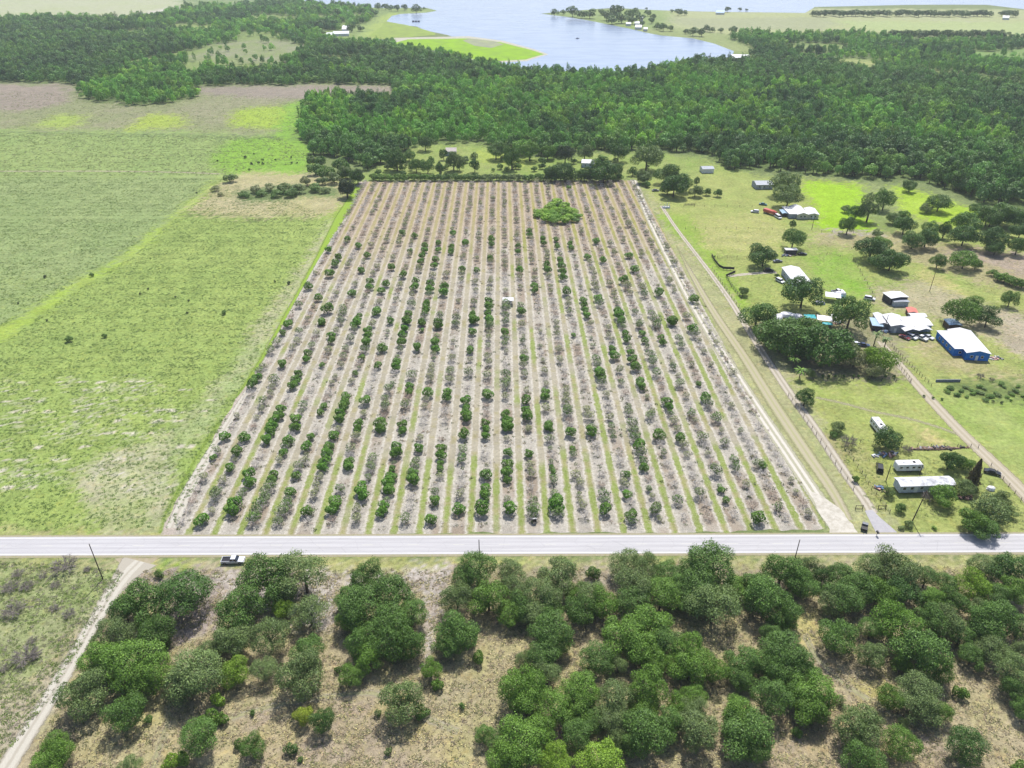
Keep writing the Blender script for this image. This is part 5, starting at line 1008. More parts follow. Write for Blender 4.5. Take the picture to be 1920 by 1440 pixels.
def building(parent, FL, FR, BL, ze, rise, axis, wallm, roofm, over=.35, wins_f=(), wins_s=(), door=None, open_=False, side_='left', base=0.0, chim=False):
    """one wing from three eave corners seen in the photo; FL-FR is the wall towards the camera, BL the far left corner"""
    A = Vector((*map(float, G(*FL, ze)), 0)); B = Vector((*map(float, G(*FR, ze)), 0)); Cc = Vector((*map(float, G(*BL, ze)), 0))
    u = B - A; W = u.length; u.normalize(); v = Vector((-u.y, u.x, 0)); D = abs((Cc - A).dot(v)); sh = (Cc - A).dot(u)
    ang = math.atan2(-sh * .5, D) if abs(sh) < D * 3 else 0      # turn so both sides fit
    w_ = (Cc - A); L2 = w_.length; w_.normalize()
    # orthogonal frame: trust the longer side
    if L2 > W: v = w_; u = Vector((v.y, -v.x, 0)); D = L2; W = max(1.5, (B - A).dot(u))
    M = Matrix.Translation(A) @ Matrix(((u.x, v.x, 0, 0), (u.y, v.y, 0, 0), (0, 0, 1, 0), (0, 0, 0, 1)))
    if parent.get('_o') is None:
        parent.location = M.translation; parent.rotation_euler = (0, 0, math.atan2(u.y, u.x)); parent['_o'] = 1; L = Matrix.Identity(4); parent.matrix_basis
        pm = Matrix.Translation(parent.location) @ Matrix.Rotation(math.atan2(u.y, u.x), 4, 'Z'); PM[parent.name] = pm
    L = PM[parent.name].inverted() @ M
    def put(mb, nm, m): mb.v = [tuple(L @ Vector(p)) for p in mb.v]; return mb.build(nm, m, parent)
    zt = ze + rise
    if open_:
        for i in range(3):
            for y_ in (.1, D - .1): put(MB().tube((.1 + (W - .2) * i / 2, y_, base), (.1 + (W - .2) * i / 2, y_, ze), .07), 'post', STEEL)
    else:
        mb = MB()
        if axis == 'depth': prof = [(0, base), (W, base), (W, ze), (W / 2, zt - .06), (0, ze)] if rise > .1 else [(0, base), (W, base), (W, ze), (0, ze)]; mb.prism(prof, 0, D)
        else:
            n0 = len(mb.v); pts = [(0, base), (D, base), (D, ze), (D / 2, zt - .06), (0, ze)] if rise > .1 else [(0, base), (D, base), (D, ze), (0, ze)]
            mb.prism(pts, 0, W); mb.v = [(y_, x_, z_) for x_, y_, z_ in mb.v]
        put(mb, 'wall', wallm)
        for f in wins_f:
            a = W * f; x = MB().box(a - .45, a + .45, -.05, .0, base + 1.1, base + 2.0); put(x, 'window', GLASS); y_ = MB()
            for q_ in ((-.53, -.45, 1.05, 2.05), (.45, .53, 1.05, 2.05), (-.45, .45, 1.0, 1.1), (-.45, .45, 2.0, 2.1)): y_.box(a + q_[0], a + q_[1], -.08, 0, base + q_[2], base + q_[3])
            put(y_, 'window_frame', TRIM)
        for f in wins_s:
            a = D * f; put(MB().box(-.05, 0, a - .45, a + .45, base + 1.1, base + 2.0), 'window', GLASS); y_ = MB()
            for q_ in ((-.53, -.45, 1.05, 2.05), (.45, .53, 1.05, 2.05), (-.45, .45, 1.0, 1.1), (-.45, .45, 2.0, 2.1)): y_.box(-.08, 0, a + q_[0], a + q_[1], base + q_[2], base + q_[3])
            put(y_, 'window_frame', TRIM)
        if door is not None: put(MB().box(W * door - .48, W * door + .48, -.06, 0, base, base + 2.05), 'door', TRIM if wallm is not W_WHITE else W_DARK)
    o = over; th = .09; mb = MB()
    if rise <= .1: mb.box(-o, W + o, -o, D + o, ze, ze + th)
    elif axis == 'depth':
        k_ = rise / (W / 2); e = ze - o * k_
        mb.prism([(-o, e), (W / 2, zt), (W + o, e), (W + o, e + th), (W / 2, zt + th), (-o, e + th)], -o, D + o)
    else:
        k_ = rise / (D / 2); e = ze - o * k_
        mb.prism([(-o, e), (D / 2, zt), (D + o, e), (D + o, e + th), (D / 2, zt + th), (-o, e + th)], -o, W + o); mb.v = [(y_, x_, z_) for x_, y_, z_ in mb.v]
    put(mb, 'roof', roofm); return W, D
PM = {}
def bld(name, label, cat, wings):
    r = empty(name, (0, 0, 0)); tag(r, label, cat)
    for w in wings: building(r, **w)
    if '_o' in r: del r['_o']
    return r
def wg(FL, FR, BL, ze=2.7, rise=.8, axis='width', wallm=None, roofm=None, **k): return dict(FL=FL, FR=FR, BL=BL, ze=ze, rise=rise, axis=axis, wallm=wallm or W_GREY, roofm=roofm or R_WHITE, **k)
bld('farmhouse', 'cream farmhouse with joined white roofs and side carport beside the red tractor truck', 'house', [
  wg((1495.8,402),(1515.8,402),(1481,386),2.8,1.0,'depth',W_CREAM,R_WHITE,wins_f=(.35,.7),wins_s=(.3,.6)),
  wg((1516.4,401.8),(1535,401.5),(1508,390),2.7,.7,'depth',W_CREAM,R_WHITE,wins_f=(.3,.7),door=.5),
  wg((1480.8,401.2),(1495.2,401.2),(1466.9,387.6),2.6,0,'depth',W_GREY,R_WHITE)])
bld('small_shed', 'low bluish shed tucked against the left side of the cream farmhouse', 'shed', [wg((1468,400),(1475.5,400),(1462.5,393.5),2.0,.3,'depth',W_DARK,R_BLUE)])
bld('house', 'grey house with long grey metal roof at the foot of the forest', 'house', [wg((1419,346.6),(1450,346.2),(1419.6,338.8),2.9,1.1,'width',W_GREY,R_GREY,wins_f=(.2,.5,.8),door=.35)])
bld('workshop', 'long white metal workshop half hidden by the big dark oak', 'workshop', [wg((1490,530),(1523,531),(1467,501.5),3.4,.9,'depth',W_PALE,R_WHITE,wins_s=(.25,.5,.75),door=.4)])
bld('lean_to_shed', 'narrow white-roofed open shed with dark inside, above the junk pile', 'shed', [wg((1474.5,468.8),(1495,468.8),(1474.5,465.4),2.4,0,'width',W_DARK,R_WHITE)])  # closed dark walls stand in for the shade inside the open shed
bld('barn', 'dark-walled barn with a flat white roof above the red shed', 'barn', [wg((1671.5,559.4),(1702.8,556.8),(1658.3,549.2),3.2,.4,'depth',W_DARK,R_WHITE)])
bld('shipping_shed', 'pale blue-grey box shed in front of the white-roofed barn', 'shed', [wg((1677.5,566.2),(1704.5,565.8),(1674.6,561),2.2,.2,'depth',W_PALE,R_GREY)])
bld('red_shed', 'small shed with a faded red roof behind the joined white roofs', 'shed', [wg((1704.3,585.4),(1719.6,584.4),(1699.9,577),2.2,.5,'depth',W_BROWN,R_RED)])
bld('farm_building', 'rambling farm building of joined white roofs with a twin-gabled carport in front', 'building', [
  wg((1671.5,611),(1700,609),(1656,590),3.1,.8,'depth',W_GREY,R_WHITE,door=.3),
  wg((1699,610.5),(1748,609.5),(1688,594.4),3.0,.7,'width',W_GREY,R_WHITE,wins_f=(.6,.8)),
  wg((1697.5,620.5),(1722,619.5),(1687.5,609.5),2.8,.8,'depth',W_DARK,R_WHITE,open_=True),
  wg((1722.4,619.5),(1747,618.5),(1712.5,609),2.7,.8,'depth',W_DARK,R_WHITE,open_=True),
  wg((1650,606.4),(1662,604.4),(1638,587.4),2.5,.5,'depth',W_GREY,R_WHITE),
  wg((1637,610),(1654,609.4),(1632,596),2.2,0,'depth',W_DARK,R_BLUE)])
bld('long_shed', 'narrow white-roofed shed lying behind the joined white roofs', 'shed', [wg((1709.4,593.2),(1737,593.2),(1706.8,587.4),2.6,.4,'width',W_GREY,R_WHITE)])
bld('blue_house', 'long bright blue house with a broad white metal roof', 'house', [
  wg((1791,653.5),(1813.5,653.5),(1757.8,620.5),3.2,.0,'depth',W_BLUE,R_WHITE,wins_f=(.5,),wins_s=(.2,.4,.6,.8)),
  wg((1813.5,661),(1857,663),(1778,618),3.2,1.0,'depth',W_BLUE,R_WHITE,wins_f=(.25,.7),door=.48)])
bld('dark_shed', 'dark shed with a pale blue roof under the trees behind the blue house', 'shed', [wg((1781,609),(1802,608.6),(1770.8,598.6),2.6,.3,'depth',W_BROWN,R_BLUE)])
mh = bld('mobile_home', 'long white mobile home with stained roof beside the leaning dead pole', 'mobile home', [wg((1690,911),(1791,908),(1679.6,896.4),3.1,.45,'width',W_PALE,R_STAIN,wins_f=(.08,.22,.4,.6,.8),door=.3,base=.5)])
bld('forest_house', 'white-roofed house among trees between orchard and forest', 'house', [wg((1091,305.4),(1114,305.2),(1092,298.6),3,1.0,'width',W_PALE,R_WHITE,wins_f=(.3,.7))])
bld('forest_cabin', 'weathered brown-roofed house at the forest edge above the orchard', 'house', [wg((836,284),(855,283.6),(837,277),3.2,1.4,'width',W_GREY,R_TAN)])
bld('hidden_house', 'white house half hidden by trees at the forest front', 'house', [wg((1318,317),(1339,316.6),(1318.5,311.6),2.9,.8,'width',W_WHITE,R_GREY)])
bld('boathouse', 'white-roofed boathouse on the lake shore at the forest edge', 'boathouse', [wg((1373,108),(1405,107),(1370,101.5),4,1.6,'width',W_DARK,R_WHITE)])
for (a, b_, c_, lb) in (((624,63.6),(654,63.2),(625,58.6),'wide white-roofed building by the marsh grass, left of the lake'),((612,66),(624,65.6),(613,61),'small white house left of the wide white building'),((641,55),(652,54.6),(643,47.5),'white house above the wide white building'),
   ((666,34),(684,33.6),(667,30.4),'white-roofed house among trees near the lake tip'),((652,21.5),(660,21.3),(652,18.4),'tiny pale house farthest up the left shore'),((1191,51),(1203,50.6),(1192,46.4),'white house on the lake point, nearest the water'),((1190,43.8),(1199,43.4),(1190,40),'white house on the lake point, under dark trees'),
   ((1174,44.6),(1183,44.2),(1174,41.6),'grey-white house at the left of the lake point'),((1201,35.8),(1206,35.6),(1201,31.8),'narrow white house rising on the lake point'),((1207,54.4),(1214,54),(1207,51),'white shed at the right of the lake point'),
   ((1342,23.6),(1358,23.4),(1344,19),'pale blue-roofed pavilion on the far field'),((1880,33),(1892,32.8),(1881,29),'white house at the end of the long tree row'),((560,33.4),(568,33),(561,29),'pale far house at the left of the lake woods')):
    bld('far_house', lb, 'house', [wg(a, b_, c_, 3.5, 1.2, 'width', W_WHITE, R_WHITE if 'blue' not in lb else R_BLUE)])
bld('pump_house', 'small white-roofed pump shelter standing in the middle of the orchard', 'pump house', [wg((943.6,563.2),(961.5,563.2),(944.6,558),2.6,.5,'width',W_DARK,R_WHITE,open_=True)])
def at(px, py, z=0): x, y = G(px, py, z); return float(x), float(y)
def thing(name, label, cat, px, py, rz=0, group=None): 
    x, y = at(px, py); r = empty(name, (x, y, 0), rz); return tag(r, label, cat, group)
r = thing('water_tank', 'white box-shaped tank standing in front of the orchard pump shelter', 'tank', 953.5, 568.5); MB().box(-1.5, 1.5, -1, 1, 0, 1.9).build('tank_body', W_WHITE, r, .08); MB().tube((1, 0, 1.9), (1, 0, 2.2), .25).build('tank_cap', DARKM, r)
def canopy(px, py, w, d, h, rz, label, m, name='canopy', n=4):
    r = thing(name, label, 'canopy', px, py, rz); k = MB(); nx_, ny_ = 6, 5
    zf = lambda i, j: h + .35 * (1 - abs(i / nx_ * 2 - 1)) * (1 - abs(j / ny_ * 2 - 1)) + .08 * math.sin(i * 2.1 + j * 1.7)
    v = [(-w / 2 + w * i / nx_, -d / 2 + d * j / ny_, zf(i, j)) for j in range(ny_ + 1) for i in range(nx_ + 1)]
    v += [(x, y, z - .05) for x, y, z in v]; N_ = (nx_ + 1) * (ny_ + 1); f = []
    for j in range(ny_):
        for i in range(nx_): a = j * (nx_ + 1) + i; f.append((a, a + 1, a + nx_ + 2, a + nx_ + 1)); f.append((a + N_, a + nx_ + 1 + N_, a + nx_ + 2 + N_, a + 1 + N_))
    k.add(v, f).build('canvas', m, r)
    for sx_ in (-1, 1):
        for sy_ in (-1, 1): MB().tube((sx_ * (w / 2 - .1), sy_ * (d / 2 - .1), 0), (sx_ * (w / 2 - .1), sy_ * (d / 2 - .1), h), .05).build('pole', STEEL, r)
    return r
T_WHITE = plain('white_tarp', (240,240,246), .6, k=1.5, var=.05); T_TEAL = plain('teal_tarp', (28,178,190), .5, k=1.7); T_GREY = plain('grey_tarp', (170,176,188), .6)
canopy(1560, 563, 6.5, 5.5, 2.6, -.35, 'white canopy above the crowd of parked things, right of the dark oak', T_WHITE)
canopy(1544, 606, 6.0, 5.0, 2.4, -.3, 'white canopy beside the teal tarps', T_WHITE); canopy(1517, 601, 4.6, 3.6, 2.0, -.15, 'left teal tarp shelter with sagging top', T_TEAL, 'tarp_shelter'); canopy(1550, 613, 4.0, 2.6, 1.7, -.3, 'right teal tarp shelter below the white canopy', T_TEAL, 'tarp_shelter')
canopy(1564, 600, 2.4, 3.6, 1.9, .4, 'small white canopy right of the teal tarps', T_WHITE)
def lump(name, label, cat, px, py, a, b_, h, m, rz=0, seed=0):
    """tarpaulin or junk drawn over something: a draped lumpy form"""
    g = random.Random(seed); x, y = at(px, py); k = MB(); nu, nv = 14, 6; v = []
    for j in range(nv + 1):
        for i in range(nu):
            t_ = 2 * math.pi * i / nu; f_ = math.cos(j / nv * math.pi / 2) ** .6 if j < nv else 0.02
            v.append((math.cos(t_) * a * f_ * g.uniform(.9, 1.08), math.sin(t_) * b_ * f_ * g.uniform(.9, 1.08), h * math.sin(j / nv * math.pi / 2) * g.uniform(.88, 1.05)))
    f = [(j * nu + i, j * nu + (i + 1) % nu, (j + 1) * nu + (i + 1) % nu, (j + 1) * nu + i) for j in range(nv) for i in range(nu)] + [tuple(nv * nu + i for i in range(nu))]
    o = k.add(v, f).build(name, m); o.location = (x, y, 0); o.rotation_euler = (0, 0, rz); return tag(o, label, cat)
lump('covered_boat', 'leftmost white tarp-covered heap above the oak mass', 'tarp', 1458, 598, 2.0, 3.0, 1.9, T_WHITE, -.5, 1); lump('covered_boat', 'middle white tarp-covered heap above the oak mass', 'tarp', 1476, 594, 3.6, 2.0, 2.1, T_WHITE, -.3, 2)
lump('covered_boat', 'right white tarp-covered heap left of the teal tarps', 'tarp', 1495, 596, 2.6, 1.6, 1.7, T_WHITE, -.2, 3); lump('covered_trailer', 'pale grey tarp-covered trailer at the shaded foot of the dark oak', 'tarp', 1536, 570, 2.6, 1.4, 1.5, T_GREY, -.2, 4)
lump('covered_load', 'greenish white covered heap right of the upper white canopy', 'tarp', 1575, 553, 2.8, 1.6, 1.8, T_WHITE, .1, 5)
SCR = [plain('scrap_' + n_, c_, .8, k=1.6) for n_, c_ in (('white', (226,226,224)), ('grey', (150,150,154)), ('pink', (206,164,154)), ('brown', (136,112,94)), ('dark', (70,66,64)), ('blue', (110,136,170)))]
def heap(name, label, px, py, a, b_, n, rz=0, pal=None, size=1.0, piece='board'):
    r = thing(name, label, 'scrap heap', px, py, rz); g = random.Random(int(px))
    for i in range(n):
        x = g.gauss(0, .42) * a; y = g.gauss(0, .4) * b_; l = g.uniform(.5, 1.6) * size; w = g.uniform(.2, .7) * size; h = g.uniform(.06, .5) * size; z = max(0, .5 - (x / a) ** 2 - (y / b_) ** 2) * g.random()
        M_ = Matrix.Translation((x, y, z + h / 2)) @ Matrix.Rotation(g.uniform(0, 6.28), 4, 'Z') @ Matrix.Rotation(g.gauss(0, .25), 4, 'X')
        MB().box(-l / 2, l / 2, -w / 2, w / 2, -h / 2, h / 2, M_).build(piece, g.choice(pal or SCR), r)
heap('scrap_heap', 'heap of pale scrap under the open shed above the white workshop', 1478, 479, 5.5, 1.8, 46); heap('rubble_heap', 'heap of pink and white boards left of the camper', 1661, 853, 4.2, 1.4, 40)
heap('rubble_heap', 'reddish brush and board pile at the right end of the mobile home', 1806, 933, 2.4, 1.5, 34, pal=SCR[2:5]); heap('brush_pile', 'long low row of brush and boards behind the camper lot', 1756, 841, 10, .8, 70, .02, SCR[1:5])
heap('scrap_heap', 'clutter of boards beside the wire fence left of the mobile home', 1650, 916, 1.5, 2.5, 16); heap('scrap_heap', 'clutter at the foot of the joined white roofs', 1662, 622, 4.5, 1.8, 34); heap('scrap_heap', 'pale clutter right of the blue house', 1866, 672, 3.5, 1.6, 22, pal=SCR[:3])
heap('scrap_heap', 'clutter in the shade between the teal tarps and the tall oak', 1572, 606, 3.0, 2.0, 26)
lump('white_dome', 'white dome-shaped tank in the grass right of the conifer', 'tank', 1857, 918, 1.3, 1.0, 1.2, W_WHITE, 0, 9)
lump('brush_pile', 'long low brush and scrap row behind the camper', 'brush pile', 1752, 842, 9, .7, .6, plain('brush', (150,126,112), .9, var=.4, scale=1.2), .02, 10)

# ================================================================ VEHICLES
def paint(name, c, k=1.5): return plain(name, c, .3, spec=.5, k=k, var=.04)
TYRE = plain('tyre_rubber', (34,34,36), .9); CHROME = plain('chrome_trim', (200,200,206), .25, metal=.7, k=1.3); LAMP = plain('lamp_glass', (230,232,238), .15, k=1.3); BED = plain('bed_liner', (46,48,60), .8)
CARG = NT('car_glass'); CARG.bsdf(C4((34,42,58)), .08, spec=.7); CARG = CARG.m
def wheels(r, xs_, w, rad=.36):
    for x in xs_:
        for s in (-1, 1): MB().tube((x, s * (w / 2 - .22), rad), (x, s * (w / 2 + .01), rad), rad, n=14).build('wheel', TYRE, r); MB().tube((x, s * (w / 2 + .01), rad), (x, s * (w / 2 + .03), rad), rad * .55, n=10).build('wheel_rim', CHROME, r)
def car(kind, px, py, rz, m, label, cat, group=None, z=0):
    names = {'pickup': 'pickup_truck', 'suv': 'parked_suv', 'sedan': 'parked_car', 'van': 'parked_van'}
    r = thing(names[kind], label, cat, px, py, rz, group); w = 1.95 if kind in ('pickup', 'suv', 'van') else 1.8
    if kind == 'pickup':
        L = 5.8; MB().prism([(-2.9,.45),(2.85,.45),(2.9,.75),(2.86,1.0),(1.45,1.14),(1.2,1.15),(-.6,1.15),(-.6,.95),(-2.9,.95)], -w/2, w/2).build('body', m, r, .05)
        for s in (-1, 1): MB().box(-2.9, -.62, s * (w / 2) - (.09 if s > 0 else 0), s * (w / 2) + (.09 if s < 0 else 0), .95, 1.22).build('bed_side', m, r, .02)
        MB().box(-2.9, -2.8, -w / 2 + .09, w / 2 - .09, .95, 1.2).build('tailgate', m, r, .02); MB().box(-2.8, -.62, -w / 2 + .1, w / 2 - .1, .952, .99).build('bed_floor', BED, r)
        MB().taper(-.6, 1.45, -w / 2 + .06, w / 2 - .06, 1.14, 1.72, .18, .62, .16).build('cab_windows', CARG, r); MB().taper(-.42, .84, -w / 2 + .19, w / 2 - .19, 1.71, 1.78, .04, .06, .04).build('cab_roof', m, r, .02)
        for x in (-.55, .32): MB().add([(x, s * (w / 2 - .05), 1.14) for s in (1,)], []) 
        for s in (-1, 1):
            for x in (.28,): MB().taper(x, x + .1, s * (w / 2 - .05) - .02, s * (w / 2 - .05) + .02, 1.14, 1.72, .0, .0, 0).build('door_pillar', m, r)
        MB().box(2.86, 2.98, -w / 2 + .05, w / 2 - .05, .42, .66).build('front_bumper', CHROME, r, .03); MB().box(-3.0, -2.9, -w / 2 + .05, w / 2 - .05, .45, .66).build('rear_bumper', CHROME, r, .03)
        MB().box(2.84, 2.9, -.6, .6, .7, .96).build('grille', DARKM, r)
        for s in (-1, 1): MB().box(2.78, 2.9, s * .78 - .14, s * .78 + .14, .74, .96).build('headlight', LAMP, r); MB().box(.95, 1.15, s * (w / 2 + .12) - .1, s * (w / 2 + .12) + .1, 1.14, 1.3).build('side_mirror', DARKM, r)
        wheels(r, (-1.95, 1.9), w, .4)
    else:
        L = {'suv': 4.7, 'sedan': 4.6, 'van': 5.2}[kind]; hb = {'suv': 1.05, 'sedan': .92, 'van': 1.15}[kind]; ht_ = {'suv': 1.75, 'sedan': 1.42, 'van': 2.1}[kind]; h_ = L / 2
        MB().prism([(-h_, .38), (h_ - .05, .38), (h_, .6), (h_ - .08, hb - .2), (h_ - 1.1 if kind != 'van' else h_ - .6, hb), (-h_ + .1, hb), (-h_, hb - .15)], -w / 2, w / 2).build('body', m, r, .06)
        x0 = {'suv': -h_ + .1, 'sedan': -h_ + .75, 'van': -h_ + .08}[kind]; x1 = {'suv': h_ - 1.15, 'sedan': h_ - 1.3, 'van': h_ - .6}[kind]; i0 = .2 if kind != 'sedan' else .55; i1 = .62
        MB().taper(x0, x1, -w / 2 + .05, w / 2 - .05, hb - .01, ht_ - .06, i0, i1, .17).build('windows', CARG, r); MB().taper(x0 + i0 - .02, x1 - i1 + .02, -w / 2 + .2, w / 2 - .2, ht_ - .07, ht_, .05, .08, .05).build('roof', m, r, .015)
        for s in (-1, 1): MB().box(h_ - .14, h_ - .01, s * .68 - .16, s * .68 + .16, .58, .74).build('headlight', LAMP, r)
        MB().box(-h_ - .06, -h_ + .02, -w / 2 + .1, w / 2 - .1, .4, .6).build('rear_bumper', DARKM, r); wheels(r, (-h_ + .85, h_ - .9), w, .34)
    return r
P_SIL = paint('silver_white_paint', (226,230,240)); P_WH = paint('white_car_paint', (242,242,246)); P_BK = paint('black_car_paint', (22,24,30)); P_RD = paint('dark_red_paint', (120,44,54)); P_BL = paint('dark_blue_paint', (36,58,96)); P_TL = paint('teal_car_paint', (40,110,124)); P_GY = paint('grey_car_paint', (120,124,132)); P_RR = paint('tractor_red_paint', (206,96,84))
car('pickup', 438, 1054, .02, P_SIL, 'silver-white pickup truck parked on the verge just below the road', 'pickup truck')
car('sedan', 1430.5, 384.5, -.45, P_TL, 'dark teal car parked above the red farm truck', 'car'); car('suv', 1415, 398.5, 2.8, P_WH, 'white car with open-looking doors in the lawn left of the red truck', 'car')
car('van', 1458.5, 409, -1.35, P_WH, 'white van parked nose-down between the red truck and the farmhouse', 'van')
car('suv', 1441, 509, .05, P_BK, 'black car at the end of the short driveway', 'car'); car('suv', 1462.5, 529, -1.1, P_SIL, 'silver car beside the white workshop', 'car')
car('sedan', 1458, 491.5, .1, P_GY, 'grey car by the scrap above the black car', 'car'); car('sedan', 1504, 478, 0, P_BK, 'small dark car right of the scrap heap', 'car')
car('suv', 1630, 562, -.5, P_SIL, 'silver car alone on the grass left of the barn', 'car'); car('sedan', 1578, 560, -.2, P_TL, 'green car right of the upper white canopy', 'car'); car('pickup', 1570, 549, .2, P_WH, 'white pickup truck above the upper white canopy', 'pickup truck')
car('sedan', 1695.5, 634.5, -1.0, P_RD, 'dark red car, leftmost of four parked below the twin carport', 'car', 'cars in a row below the twin carport'); car('suv', 1708.5, 634, -1.0, P_WH, 'white car, second from left of four below the twin carport', 'car', 'cars in a row below the twin carport')
car('pickup', 1725.5, 635.5, -1.0, P_WH, 'white truck with black bed, third from left below the twin carport', 'pickup truck', 'cars in a row below the twin carport'); car('sedan', 1740, 634, -1.0, P_SIL, 'silver car, rightmost of four parked below the twin carport', 'car', 'cars in a row below the twin carport')
car('sedan', 1619, 649, -.25, P_BL, 'dark blue car between the oaks and the bright bush', 'car'); car('sedan', 1606, 647, -.1, P_SIL, 'pale blue car in the shade left of the dark blue car', 'car')
car('suv', 1648.5, 880, 1.2, P_BK, 'black car with dusty roof between fence and camper', 'car'); car('sedan', 1860, 888, -.5, P_BK, 'black low vehicle on the grass right of the conifer', 'car'); car('sedan', 1229, 358.5, .0, P_GY, 'grey car in the shade left of the dark tree cluster', 'car')
car('van', 1424, 347, .1, P_WH, 'white van at the left end of the far grey house', 'van')
# red farm truck and trailer
r = thing('farm_truck', 'long faded red farm truck parked on the lawn left of the farmhouse', 'truck', 1443.5, 401.5, -.95); MB().box(-4.2, 2.6, -1.25, 1.25, .9, 2.5).build('cargo_box', P_RR, r, .06); MB().taper(2.7, 4.6, -1.15, 1.15, .7, 2.3, .1, .7, .12).build('cab', P_RR, r, .05); MB().taper(3.2, 4.0, -1.2, 1.2, 1.5, 2.2, .05, .3, .02).build('cab_windows', CARG, r); wheels(r, (-3.2, -2.1, 3.5), 2.4, .5)
def camper(px, py, rz, L, label, h=2.9):
    r = thing('travel_trailer', label, 'travel trailer', px, py, rz); w = 2.45
    MB().prism([(-L/2, .55), (L/2 - .5, .55), (L/2, 1.3), (L/2 - .15, h - .4), (L/2 - .6, h), (-L/2 + .25, h), (-L/2, h - .25)], -w/2, w/2).build('body', W_WHITE, r, .05)
    MB().box(-L/2 + .3, L/2 - .7, -w/2 + .1, w/2 - .1, h, h + .04).build('roof_sheet', T_WHITE, r)
    for x in (-L*.22, L*.16): MB().box(x - .35, x + .35, -.35, .35, h + .04, h + .28).build('roof_vent', DARKM if x > 0 else TRIM, r, .03)
    for x in (-L*.36, -L*.12, L*.12, L*.33):
        for s in (-1, 1):
            if s > 0 and x == -L*.12: continue
            MB().box(x - .4, x + .4, s * w / 2 - .02, s * w / 2 + .03, 1.5, 2.15).build('window', CARG, r)
    MB().box(L*.0 - .35, L*.0 + .35, -w/2 - .04, -w/2, .7, 2.4).build('door', TRIM, r); MB().box(L/2, L/2 + 1.1, -.06, .06, .5, .62).build('tow_bar', DARKM, r); wheels(r, (-.5, .35), w - .1, .34); return r
camper(1645, 806, math.atan2(*(lambda a, b_: (b_[1] - a[1], b_[0] - a[0]))(at(1633, 790), at(1652, 815))), 7.2, 'white travel trailer in the upper paddock beside a round dark tree')
camper(1701, 881, .02, 8.0, 'white camper with dark windows above the mobile home')
# poles
def pole(px, py, top, label, arm=True, r0=.15, name='utility_pole', lean=0):
    x, y = at(px, py); r = empty(name, (x, y, 0)); tag(r, label, 'pole'); MB().tube((0, 0, -.3), (lean, 0, top), r0, r0 * .65, 8).build('post', M_POLEW, r)
    if arm:
        MB().box(lean - .9, lean + .9, -.06, .06, top - .7, top - .55).build('crossarm', M_POLEW, r)
        for dx in (-.8, 0, .8): MB().tube((lean + dx, 0, top - .55), (lean + dx, 0, top - .35), .06).build('insulator', TRIM, r)
    return r
pole(193, 1086, 12, 'wooden utility pole in the bottom-left meadow beside the sandy track', False); pole(900, 1078, 12, 'wooden utility pole below the road at the middle of the picture', False); pole(1483, 1075, 11.5, 'wooden utility pole below the road near the sand turn-off', False)
pole(1743, 546, 9.5, 'bare wooden pole on the straw-coloured patch right of the barn', False); pole(1710, 978, 11, 'dark leaning pole in front of the mobile home', True, .17, lean=1.0); pole(1661, 902, 6.2, 'short pole left of the mobile home', False); pole(1724, 890, 3.6, 'short post at the lower right corner of the camper', False)
pole(1522, 430, 8.5, 'slim pole in the grass below the farmhouse', False); pole(1655, 628, 9, 'thin pole in front of the joined white roofs', False)
# fences: every post its own part
FPOST = MB().tube((0, 0, 0), (0, 0, 1.35), .085, .075, 6).mesh('post', M_POLEW); FWIRE = plain('fence_wire', (120,118,114), .6)
def fence(pts, label, step=3.2, rails=3, h=1.25, railm=None, rr=.018, name='wire_fence'):
    P_ = [Vector((*at(*p), 0)) for p in pts]; r = empty(name, P_[0]); tag(r, label, 'fence'); base_ = P_[0]; mb = MB(); count = 0
    for a, b_ in zip(P_, P_[1:]):
        n = max(1, int((b_ - a).length / step))
        for i in range(n + (b_ == P_[-1])):
            q_ = a.lerp(b_, i / n) - base_; o = link(bpy.data.objects.new('post', FPOST), r); o.location = q_; o.scale = (1, 1, h / 1.25 * random.uniform(.92, 1.1)); o.rotation_euler = (random.gauss(0, .03), random.gauss(0, .03), 0)
        for k in range(rails): z = h * (.35 + .6 * k / max(1, rails - 1)); mb.tube(a - base_ + Vector((0, 0, z)), b_ - base_ + Vector((0, 0, z)), rr, n=4)
    mb.build('wire' if rr < .03 else 'rail', railm or FWIRE, r); return r
fence([(1478,742),(1530,816),(1576,884),(1600,918)], 'wire fence along the orchard side of the gravel drive', 3.4); fence([(1335,505),(1385,578),(1422,636),(1452,684)], 'wire fence along the upper gravel drive beside the oaks', 3.6)
fence([(1583,842),(1600,864),(1616,888),(1634,918),(1668,962)], 'dark post fence between the gravel drive and the mobile home lot', 2.2); fence([(1672,650),(1700,680),(1728,708),(1746,724)], 'close-set post fence along the upper side of the dirt lane', 1.7)
fence([(1858,874),(1880,900),(1902,926),(1926,954)], 'post fence along the dirt lane at the right edge', 2.6); fence([(1672,672),(1690,694),(1708,716)], 'leaning post fence on the lower side of the dirt lane', 1.8)
fence([(1500,713),(1600,713),(1706,717)], 'pale fence along the top of the mown paddock', 4.5); fence([(1612,832),(1660,838),(1720,838),(1820,838),(1834,840)], 'wire fence behind the camper lot', 4); fence([(1345,484),(1400,484),(1450,486)], 'post fence across the paddock above the driveway', 4.5)
fence([(1285,430),(1380,430),(1470,432)], 'post fence across the upper paddock', 5.5); fence([(1282,388),(1340,388),(1410,389)], 'post fence along the uppermost paddock', 5.5); fence([(1540,436),(1600,437),(1650,438)], 'wire fence along the lime green paddock', 5)
fence([(1550,478),(1575,482),(1600,486),(1640,560)], 'old post fence crossing the field above the barn', 5)
fence([(1284,385),(1303,385)], 'dark low rail fence right of the white lawn ornament', 2.0, 4, 1.1, DARKM, .06, 'rail_fence')
